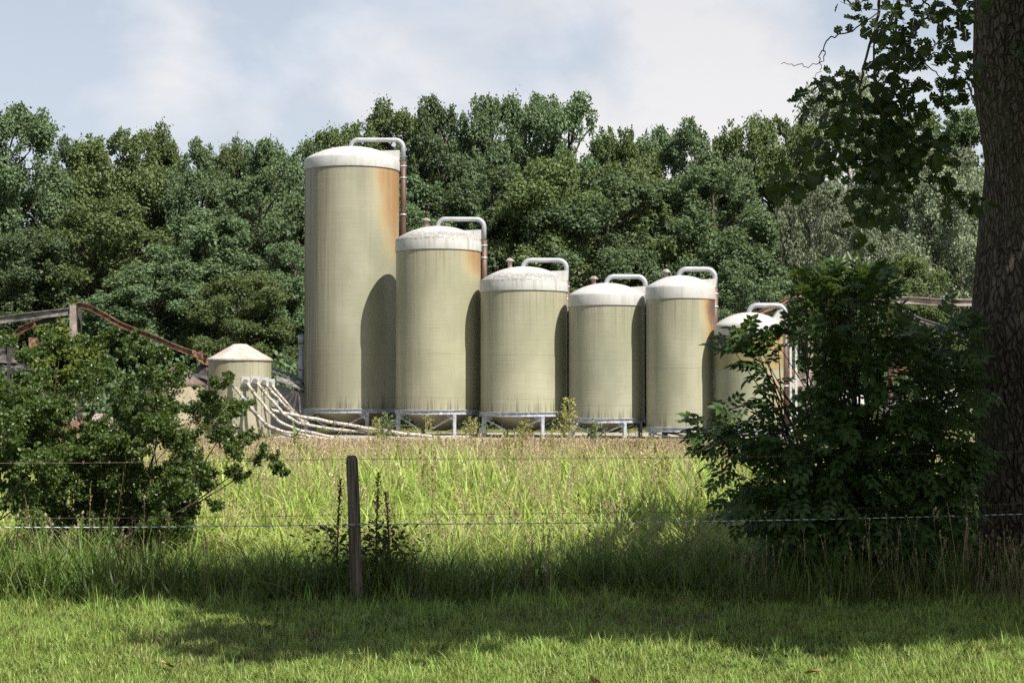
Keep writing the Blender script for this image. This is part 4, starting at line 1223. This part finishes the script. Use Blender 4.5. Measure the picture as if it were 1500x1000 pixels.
# ------------------------------------------------------------------ fence
def fence():
    D = 13.1
    b = at(523, 885, D); b.z = 0
    root = empty('wire_fence', b, 'wire fence with weathered wooden post, barbed wires and white electric rope', 'fence')
    def post(x, y, h, lean):
        mb = MB()
        prof = [(-.25, .047), (.0, .046), (.4, .044), (.8, .042), (h - .05, .041), (h - .015, .037), (h, .027)]
        n = 16; vs = []; fs = []
        for z, r in prof:
            for k in range(n):
                t = 2 * PI * k / n
                sq = 1 + .10 * math.cos(4 * t)
                vs.append((x + lean * z + r * sq * math.cos(t) + .003 * math.sin(9 * z + k), y + r * sq * math.sin(t), z))
        for i in range(len(prof) - 1):
            for k in range(n):
                fs.append((i * n + k, i * n + (k + 1) % n, (i + 1) * n + (k + 1) % n, (i + 1) * n + k))
        fs.append(tuple((len(prof) - 1) * n + k for k in range(n)))
        mb.add(vs, fs, True)
        return mb.build('post', wood, root)
    wood = wood_mat()
    p0 = post(0, 0, 1.155, -.036)
    post(-4.6, .05, 1.12, .02); post(6.4, 1.15, 1.15, -.02)
    fl = lambda x: (0 if x < 0 else x * .18)        # the line swings away past the post
    def wire(zl, z0, zr, rad, mat, name, dy, barbs=False, n=90):
        pts = []
        for i in range(n + 1):
            x = -7 + 14 * i / n
            if x < 0: t = x / -7; z = z0 + (zl - z0) * t - .02 * math.sin(PI * min(1, t * 7 / 4.6))
            else: t = x / 7; z = z0 + (zr - z0) * t - .025 * math.sin(PI * min(1, t * 7 / 6.4))
            pts.append(Vector((x, fl(x) + dy, z)))
        mb = MB().tube(pts, rad, 6)
        if barbs:
            for i in range(0, n):
                p = pts[i].lerp(pts[i + 1], .5 + .3 * math.sin(i))
                mb.tube([p + Vector((-.008, -.006, -.016)), p + Vector((.008, .006, .016))], .0016, 4)
                mb.tube([p + Vector((.008, -.006, -.014)), p + Vector((-.006, .006, .016))], .0016, 4)
        return mb.build(name, mat, root)
    wire(1.09, 1.125, 1.17, .0019, M['barbed'], 'barbed_wire', .065, True)
    wire(.68, .695, .74, .0017, M['barbed'], 'barbed_wire', .065, True)
    wire(.625, .632, .66, .0036, rope_mat(), 'electric_rope', -.062)
    ins = MB().tube([(-.02, -.035, .632), (-.02, -.085, .632)], .012, 8)
    ins.build('insulator', M['dark_collar'], p0)
    MB().tube([(-.038, .045, 1.122), (-.038, .075, 1.13)], .004, 5).build('staple', M['barbed'], p0)
fence()

# ------------------------------------------------------------------ grasses
def blade(rng, x, y, h, w, lean, ang, seg=4):
    """one tapering bent blade as vertices/faces"""
    vs = []; fs = []
    s = np.array([math.cos(ang + PI / 2), math.sin(ang + PI / 2), 0]); d = np.array([math.cos(ang), math.sin(ang), 0])
    for i in range(seg):
        t = i / seg
        p = np.array([x, y, 0]) + d * lean * h * t ** 2.0 + np.array([0, 0, h * (t - .28 * lean * t * t)])
        ww = w * (1 - t ** 1.6) * .5
        vs += [p - s * ww, p + s * ww]
    t = 1
    vs.append(np.array([x, y, 0]) + d * lean * h + np.array([0, 0, h * (1 - .28 * lean)]))
    for i in range(seg - 1):
        fs.append((2 * i, 2 * i + 1, 2 * i + 3, 2 * i + 2))
    fs.append((2 * seg - 2, 2 * seg - 1, 2 * seg))
    return vs, fs

def tuft(name, seed, n, h0, h1, w0, w1, spread, lean0, lean1, mat, stalks=0, sh=(0, 0), smat=None, head=.1, seg=4):
    rng = np.random.default_rng(seed)
    mb = MB(); idx = []
    for i in range(n):
        a = rng.random() * 6.28; q = spread * math.sqrt(rng.random())
        v, f = blade(rng, math.cos(a) * q, math.sin(a) * q, rng.uniform(h0, h1), rng.uniform(w0, w1), rng.uniform(lean0, lean1), rng.random() * 6.28, seg)
        mb.add(v, f); idx += [0] * len(f)
    for i in range(stalks):
        a = rng.random() * 6.28; q = spread * math.sqrt(rng.random())
        h = rng.uniform(*sh); ln = rng.uniform(0, .22) * h; an = rng.random() * 6.28
        bx, by = math.cos(a) * q, math.sin(a) * q
        tip = Vector((bx + math.cos(an) * ln, by + math.sin(an) * ln, h))
        nf = len(mb.f)
        mb.tube([(bx, by, 0), (bx + math.cos(an) * ln * .3, by + math.sin(an) * ln * .3, h * .55), tip], [.0022, .0016, .001], 3, cap=False)
        for k in range(int(10 * head / .1)):
            t = rng.random()
            p = np.array(tip) - np.array([math.cos(an) * ln * .4 * t, math.sin(an) * ln * .4 * t, head * 1.6 * t])
            aa = rng.random() * 6.28; sz = rng.uniform(.012, .03) * (1.2 - .4 * t) * (head / .1) ** .5
            d = np.array([math.cos(aa) * .5, math.sin(aa) * .5, .8]) * sz; s = np.array([-math.sin(aa), math.cos(aa), 0]) * sz * .28
            mb.add([p, p + d * .5 + s, p + d, p + d * .5 - s], [(0, 1, 2, 3)])
        idx += [1] * (len(mb.f) - nf)
    me = bpy.data.meshes.new(name); me.from_pydata([tuple(v) for v in mb.v], [], mb.f)
    me.materials.append(mat)
    if smat: me.materials.append(smat); me.polygons.foreach_set('material_index', idx)
    me.update()
    return me

def scatter(name, meshes, P, S, RZ, tilt, pick, label, cat):
    """grass tufts instanced on points with stored turn, size and choice"""
    coll = bpy.data.collections.new(name + '_tufts')
    for i, me in enumerate(meshes):
        coll.objects.link(bpy.data.objects.new('%s_tuft_%02d' % (name, i), me))
    pm = bpy.data.meshes.new(name)
    pm.vertices.add(len(P)); pm.vertices.foreach_set('co', np.asarray(P, dtype=np.float32).ravel())
    rot = np.column_stack([tilt[:, 0], tilt[:, 1], RZ]).astype(np.float32)
    a = pm.attributes.new('turn', 'FLOAT_VECTOR', 'POINT'); a.data.foreach_set('vector', rot.ravel())
    a = pm.attributes.new('size', 'FLOAT_VECTOR', 'POINT'); a.data.foreach_set('vector', np.asarray(S, dtype=np.float32).ravel())
    a = pm.attributes.new('pick', 'INT', 'POINT'); a.data.foreach_set('value', np.asarray(pick, dtype=np.int32))
    pm.update()
    o = link(name, pm)
    tag(o, label, cat, None, 'stuff')
    ng = bpy.data.node_groups.new(name + '_nodes', 'GeometryNodeTree')
    ng.interface.new_socket('Geometry', in_out='INPUT', socket_type='NodeSocketGeometry')
    ng.interface.new_socket('Geometry', in_out='OUTPUT', socket_type='NodeSocketGeometry')
    gi, go = ng.nodes.new('NodeGroupInput'), ng.nodes.new('NodeGroupOutput')
    ci = ng.nodes.new('GeometryNodeCollectionInfo')
    ci.inputs['Collection'].default_value = coll
    ci.inputs['Separate Children'].default_value = True
    ci.inputs['Reset Children'].default_value = True
    ip = ng.nodes.new('GeometryNodeInstanceOnPoints')
    ip.inputs['Pick Instance'].default_value = True
    def attr(nm, typ):
        nd = ng.nodes.new('GeometryNodeInputNamedAttribute'); nd.data_type = typ; nd.inputs['Name'].default_value = nm
        return nd.outputs['Attribute']
    L = ng.links.new
    L(gi.outputs[0], ip.inputs['Points']); L(ci.outputs[0], ip.inputs['Instance'])
    L(attr('turn', 'FLOAT_VECTOR'), ip.inputs['Rotation']); L(attr('size', 'FLOAT_VECTOR'), ip.inputs['Scale']); L(attr('pick', 'INT'), ip.inputs['Instance Index'])
    L(ip.outputs[0], go.inputs[0])
    md = o.modifiers.new('tufts', 'NODES'); md.node_group = ng
    return o

def vnoise(x, y, s, seed):
    rng = np.random.default_rng(seed)
    out = np.zeros_like(x)
    for k in range(6):
        a = rng.random() * 6.28; f = s * rng.uniform(.6, 1.8); p = rng.random() * 6.28
        out += np.sin((x * math.cos(a) + y * math.sin(a)) * f + p)
    return out / 6

def lawn():
    rng = np.random.default_rng(61)
    n = 26000
    x = rng.uniform(-6.5, 6.5, n); y = rng.uniform(7.0, 14.2, n)
    k = (np.abs(x) < .34 * y + 1.2); x, y = x[k], y[k]; n = len(x)
    v = vnoise(x, y, 2.2, 1)
    sc = (1.0 + .5 * v + .35 * rng.random(n)) * np.interp(y, [9, 12, 13.5], [.85, 1.0, 1.5])
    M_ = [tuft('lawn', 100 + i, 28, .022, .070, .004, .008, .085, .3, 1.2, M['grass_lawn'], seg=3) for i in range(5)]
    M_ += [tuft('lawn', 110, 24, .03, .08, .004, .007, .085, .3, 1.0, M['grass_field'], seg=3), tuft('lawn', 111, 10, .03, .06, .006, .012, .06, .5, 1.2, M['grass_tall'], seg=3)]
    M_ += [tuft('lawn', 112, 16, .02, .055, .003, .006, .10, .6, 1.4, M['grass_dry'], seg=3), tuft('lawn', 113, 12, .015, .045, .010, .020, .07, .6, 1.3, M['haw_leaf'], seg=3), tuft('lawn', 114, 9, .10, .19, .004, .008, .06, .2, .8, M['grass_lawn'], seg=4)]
    pick = rng.choice(10, n, p=[.134] * 5 + [.13, .09, .05, .05, .01])
    wd = (vnoise(x, y, 2.6, 21) > .22) & (rng.random(n) < .40); pick = np.where(wd, 8, pick)
    wd = (vnoise(x, y, 1.9, 22) > .26) & (rng.random(n) < .35); pick = np.where(wd, 7, pick)
    S = np.column_stack([sc, sc, sc * rng.uniform(.75, 1.3, n)])
    scatter('lawn_grass', M_, np.column_stack([x, y, np.zeros(n)]), S, rng.random(n) * 6.28, rng.normal(size=(n, 2)) * .12, pick, 'short sunlit grass in front of the fence', 'grass')
lawn()

def verge():
    rng = np.random.default_rng(62)
    n = 4300
    x = rng.uniform(-7, 7, n); y = rng.uniform(12.2, 16.6, n)
    y0 = 12.3 + .35 * np.sin(x * 1.7) + .25 * np.sin(x * .6 + 1)
    k = (y > y0 + rng.random(n) ** 2 * .9) & (np.abs(x) < .34 * y + 1.2); x, y = x[k], y[k]; n = len(x)
    g = np.clip((y - 12.4) / .9, .3, 1.0)
    v = vnoise(x, y, 2.5, 2)
    cap = np.interp(y, [12, 13.4, 14.2, 15.4, 16.6], [.50, .88, .74, .52, .45])
    sc = g * cap * (1.0 + .45 * v + .6 * (rng.random(n) - .45))
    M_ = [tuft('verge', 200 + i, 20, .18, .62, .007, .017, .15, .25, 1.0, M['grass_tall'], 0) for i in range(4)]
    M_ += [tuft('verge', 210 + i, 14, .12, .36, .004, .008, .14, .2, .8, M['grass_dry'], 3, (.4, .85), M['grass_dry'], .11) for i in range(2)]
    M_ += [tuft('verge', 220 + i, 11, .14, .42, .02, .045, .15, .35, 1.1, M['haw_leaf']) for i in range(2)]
    dry = np.clip(.12 + .34 * vnoise(x, y, 1.3, 9) + .16 * (x > 1.2), .03, .5)
    pick = np.where(rng.random(n) < dry, rng.integers(4, 6, n), rng.integers(0, 4, n))
    pick = np.where(rng.random(n) < .10 + .12 * (vnoise(x, y, 2.0, 12) > .1), rng.integers(6, 8, n), pick)
    S = np.column_stack([sc * 1.05, sc * 1.05, sc])
    scatter('tall_grass', M_, np.column_stack([x, y, np.zeros(n)]), S, rng.random(n) * 6.28, rng.normal(size=(n, 2)) * .14, pick, 'tall shaded grass with dry stalks along the fence', 'grass')
verge()

def field():
    rng = np.random.default_rng(63)
    P = []
    for y0, y1, dens in ((15.2, 18, 26), (18, 24, 22), (24, 34, 13), (34, 46, 9), (46, 72, 5)):
        hw = .34 * y1 + 2.5
        n = int((y1 - y0) * 2 * hw * dens)
        P.append(np.column_stack([rng.uniform(-hw, hw, n), rng.uniform(y0, y1, n)]))
    P = np.concatenate(P); x, y = P[:, 0], P[:, 1]
    # leave the silo feet and buildings clear
    k = ~((y > 56.5) & (y < 65.5) & (x > -8.2) & (x < 10))
    x, y = x[k], y[k]; n = len(x)
    v = vnoise(x, y, 1.0, 3); v2 = vnoise(x, y, .35, 4)
    hmax = np.clip((1.66 - .0284 * y) / 1.15, .10, .80)          # stays below the silo feet in sight
    grow = np.interp(y, [15, 17, 20, 23], [.50, .62, .85, 1.0])
    sc = hmax * grow * (1.02 + .26 * v + .55 * (rng.random(n) - .6))
    far = np.clip((y - 26 + 5 * v2) / 12.0, 0, 1)
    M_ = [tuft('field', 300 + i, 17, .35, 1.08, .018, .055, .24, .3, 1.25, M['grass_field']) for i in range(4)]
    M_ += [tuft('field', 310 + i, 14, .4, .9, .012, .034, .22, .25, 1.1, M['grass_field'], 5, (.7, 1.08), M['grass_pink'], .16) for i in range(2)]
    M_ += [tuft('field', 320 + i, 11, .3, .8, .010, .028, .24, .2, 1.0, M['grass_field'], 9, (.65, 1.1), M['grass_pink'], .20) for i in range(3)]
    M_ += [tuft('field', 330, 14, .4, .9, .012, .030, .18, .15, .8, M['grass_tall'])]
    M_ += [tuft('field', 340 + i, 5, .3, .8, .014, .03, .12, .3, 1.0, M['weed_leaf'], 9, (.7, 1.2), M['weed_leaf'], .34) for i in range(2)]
    u = rng.random(n)
    pick = np.where(u < far * .62, rng.integers(6, 9, n), np.where(u < .22 + far * .62, rng.integers(4, 6, n), np.where(u > .965, 9, rng.integers(0, 4, n))))
    pick = np.where((rng.random(n) < .08 * ((y > 28) & (y < 46)) + .012), rng.integers(10, 12, n), pick)
    S = np.column_stack([.55 + .45 * sc, .55 + .45 * sc, sc]) * np.interp(y, [15, 30, 60], [.85, 1.0, 1.6])[:, None] ** np.array([1, 1, 0])
    scatter('meadow_grass', M_, np.column_stack([x, y, np.zeros(n)]), S, rng.random(n) * 6.28, rng.normal(size=(n, 2)) * .10, pick, 'rough sunlit meadow with reddish seed heads towards the silos', 'meadow grass')
field()

# ------------------------------------------------------------------ single weeds
def spire_weed(px, top, D, label, mat, seed, wide=.16, leafy=.5, n=300, group=None):
    """upright weed with ascending branches set with small seeds and leaves"""
    rng = np.random.default_rng(seed)
    b = at(px, 600, D); b.z = 0
    h = at(px, top, D).z
    root = empty('tall_weed', b, label, 'weed', group)
    sb = MB(); P = []; A = []
    sb.tube([(0, 0, -.02), (.02, 0, h * .5), (.03, .01, h)], [.012, .008, .002], 5)
    for i in range(22):
        t = .28 + .68 * i / 22
        z0 = h * t; a = rng.random() * 6.28; ln = wide * h * (1.05 - t) * rng.uniform(.8, 1.3) + .04
        tip = Vector((.03 * t + math.cos(a) * ln, math.sin(a) * ln, z0 + ln * 1.1))
        sb.tube([(.03 * t, 0, z0), tip], [.004, .0012], 4, cap=False)
        for k in range(n // 22):
            q = rng.random() ** .7
            P.append(np.array((.03 * t, 0, z0)) * (1 - q) + np.array(tip) * q + rng.normal(size=3) * .018); A.append((math.cos(a), math.sin(a), .6))
    for k in range(int(n * leafy)):
        z0 = h * rng.uniform(.1, .75); a = rng.random() * 6.28; q = rng.uniform(.03, .13)
        P.append(np.array((math.cos(a) * q, math.sin(a) * q, z0))); A.append((math.cos(a), math.sin(a), .2))
    P = np.array(P); A = np.array(A) + rng.normal(size=(len(P), 3)) * .4
    L = rng.uniform(.03, .085, len(P))
    link('foliage', scatter_mesh('foliage', T_RHOMB, P, A, rng.normal(size=(len(P), 3)) + np.array([0, -.3, .6]), L, L * .45, mat), root)
    sb.build('stem', mat, root)
spire_weed(832, 580, 42, 'tallest yellowish seeding weed in front of the third silo', M['weed_leaf'], 1, .24, .5, 620)
spire_weed(566, 604, 46, 'dull green weed in front of the tallest silo hopper', M['dull_leaf'], 2, .30, .9, 420)
spire_weed(552, 612, 47, 'yellowish spiky weed beside the tallest silo leg', M['weed_leaf'], 3, .26, .5, 300)
spire_weed(690, 613, 45, 'yellow-green weed against the second silo leg', M['weed_leaf'], 4, .3, .6, 360)
spire_weed(766, 617, 42, 'brownish weed under the third silo hopper', M['weed_leaf'], 5, .36, .7, 420)
spire_weed(872, 620, 43, 'dull bushy weed before the fourth silo ring', M['dull_leaf'], 6, .42, .9, 420)
spire_weed(622, 606, 44, 'thin dry weed in front of the second silo hopper', M['weed_leaf'], 7, .3, .1, 150)

def maize():
    b = at(432, 600, 40); b.z = 0
    root = empty('maize_plant', b, 'young green maize plant growing under the feed pipes', 'plant')
    rng = np.random.default_rng(8)
    h = at(432, 632, 40).z
    MB().tube([(0, 0, -.02), (.01, 0, h)], [.018, .008], 6).build('stem', M['corn_leaf'], root)
    for i in range(7):
        a = i * 2.4; z0 = h * (.25 + .1 * i)
        mb = MB(); v, f = blade(rng, 0, 0, .62, .07, .95, a, 7)
        mb.add([(p[0], p[1], p[2] + z0 - .05) for p in v], f)
        mb.build('leaf', M['corn_leaf'], root)
maize()

def dock(px, top, D, label, seed, bend=0.0, n=300):
    rng = np.random.default_rng(seed)
    b = at(px, 600, D); b.z = 0; h = at(px, top, D).z
    root = empty('dock_plant', b, label, 'plant', 'dark docks gone to seed round the fence post')
    path = [Vector((0, 0, -.02)), Vector((bend * .1, 0, h * .4)), Vector((bend * .5, 0, h * .75)), Vector((bend, 0, h))]
    MB().tube(path, [.008, .007, .005, .002], 6).build('stem', M['dock_seed'], root)
    P = []; A = []
    for i in range(300):
        t = rng.uniform(.58, 1.0); q = path[2].lerp(path[3], (t - .75) / .25) if t > .75 else path[1].lerp(path[2], (t - .4) / .35)
        P.append(np.array(q) + rng.normal(size=3) * np.array([.013, .013, .012]) * (1.25 - .5 * t)); A.append(rng.normal(size=3))
    P = np.array(P); L = rng.uniform(.008, .02, len(P))
    link('seed_head', scatter_mesh('seed_head', T_RHOMB, P, np.array(A), rng.normal(size=(len(P), 3)), L, L * .8, M['dock_seed']), root)
    P = []; A = []; N = []
    for i in range(n):
        z0 = h * rng.uniform(.08, .6); a = rng.random() * 6.28; q = abs(rng.normal()) * .15
        P.append((math.cos(a) * q, math.sin(a) * q, z0)); A.append((math.cos(a), math.sin(a), rng.normal() * .5)); N.append((rng.normal() * .5, -.5, .7))
    L = rng.uniform(.03, .075, n)
    link('foliage', scatter_mesh('foliage', T_OVATE, np.array(P), np.array(A), np.array(N), L, L * .5, M['dock_leaf']), root)
dock(494, 702, 13.5, 'dark seeding dock with crooked stem just left of the fence post', 1, .03)
dock(551, 692, 13.5, 'upright dark dock spike just behind the fence post', 2, .02, 380)
dock(572, 718, 13.6, 'leafy dark dock furthest from the fence post', 3, -.04, 380)

# ------------------------------------------------------------------ fallen leaves on the lawn
def fallen():
    rng = np.random.default_rng(12)
    mat = simple_mat('dead_leaf', (0.42, 0.24, 0.15), (0.30, 0.16, 0.09), 20, 0.8)
    me = instances_mesh('fallen_leaf', T_OAK, [leaf_matrix((0, 0, 0), (1, 0, 0), (0, 0, 1), .11)], mat)
    for px, py, lb in ((237, 968, 'dry brown leaf on the lawn below the dark hawthorn bush'), (870, 990, 'dry brown leaf lowest on the lawn, in front of the fence post'), (1180, 985, 'dry brown leaf on the lawn in front of the elder bush')):
        D = 1.58 * F / (py - 572)
        p = at(px, py, D)
        o = link('fallen_leaf', me, None, None, (p.x, D, .075))
        o.rotation_euler = (rng.normal() * .4 + .3, rng.normal() * .3, rng.random() * 6)
        tag(o, lb, 'leaf', 'dry leaves fallen on the lawn')
fallen()
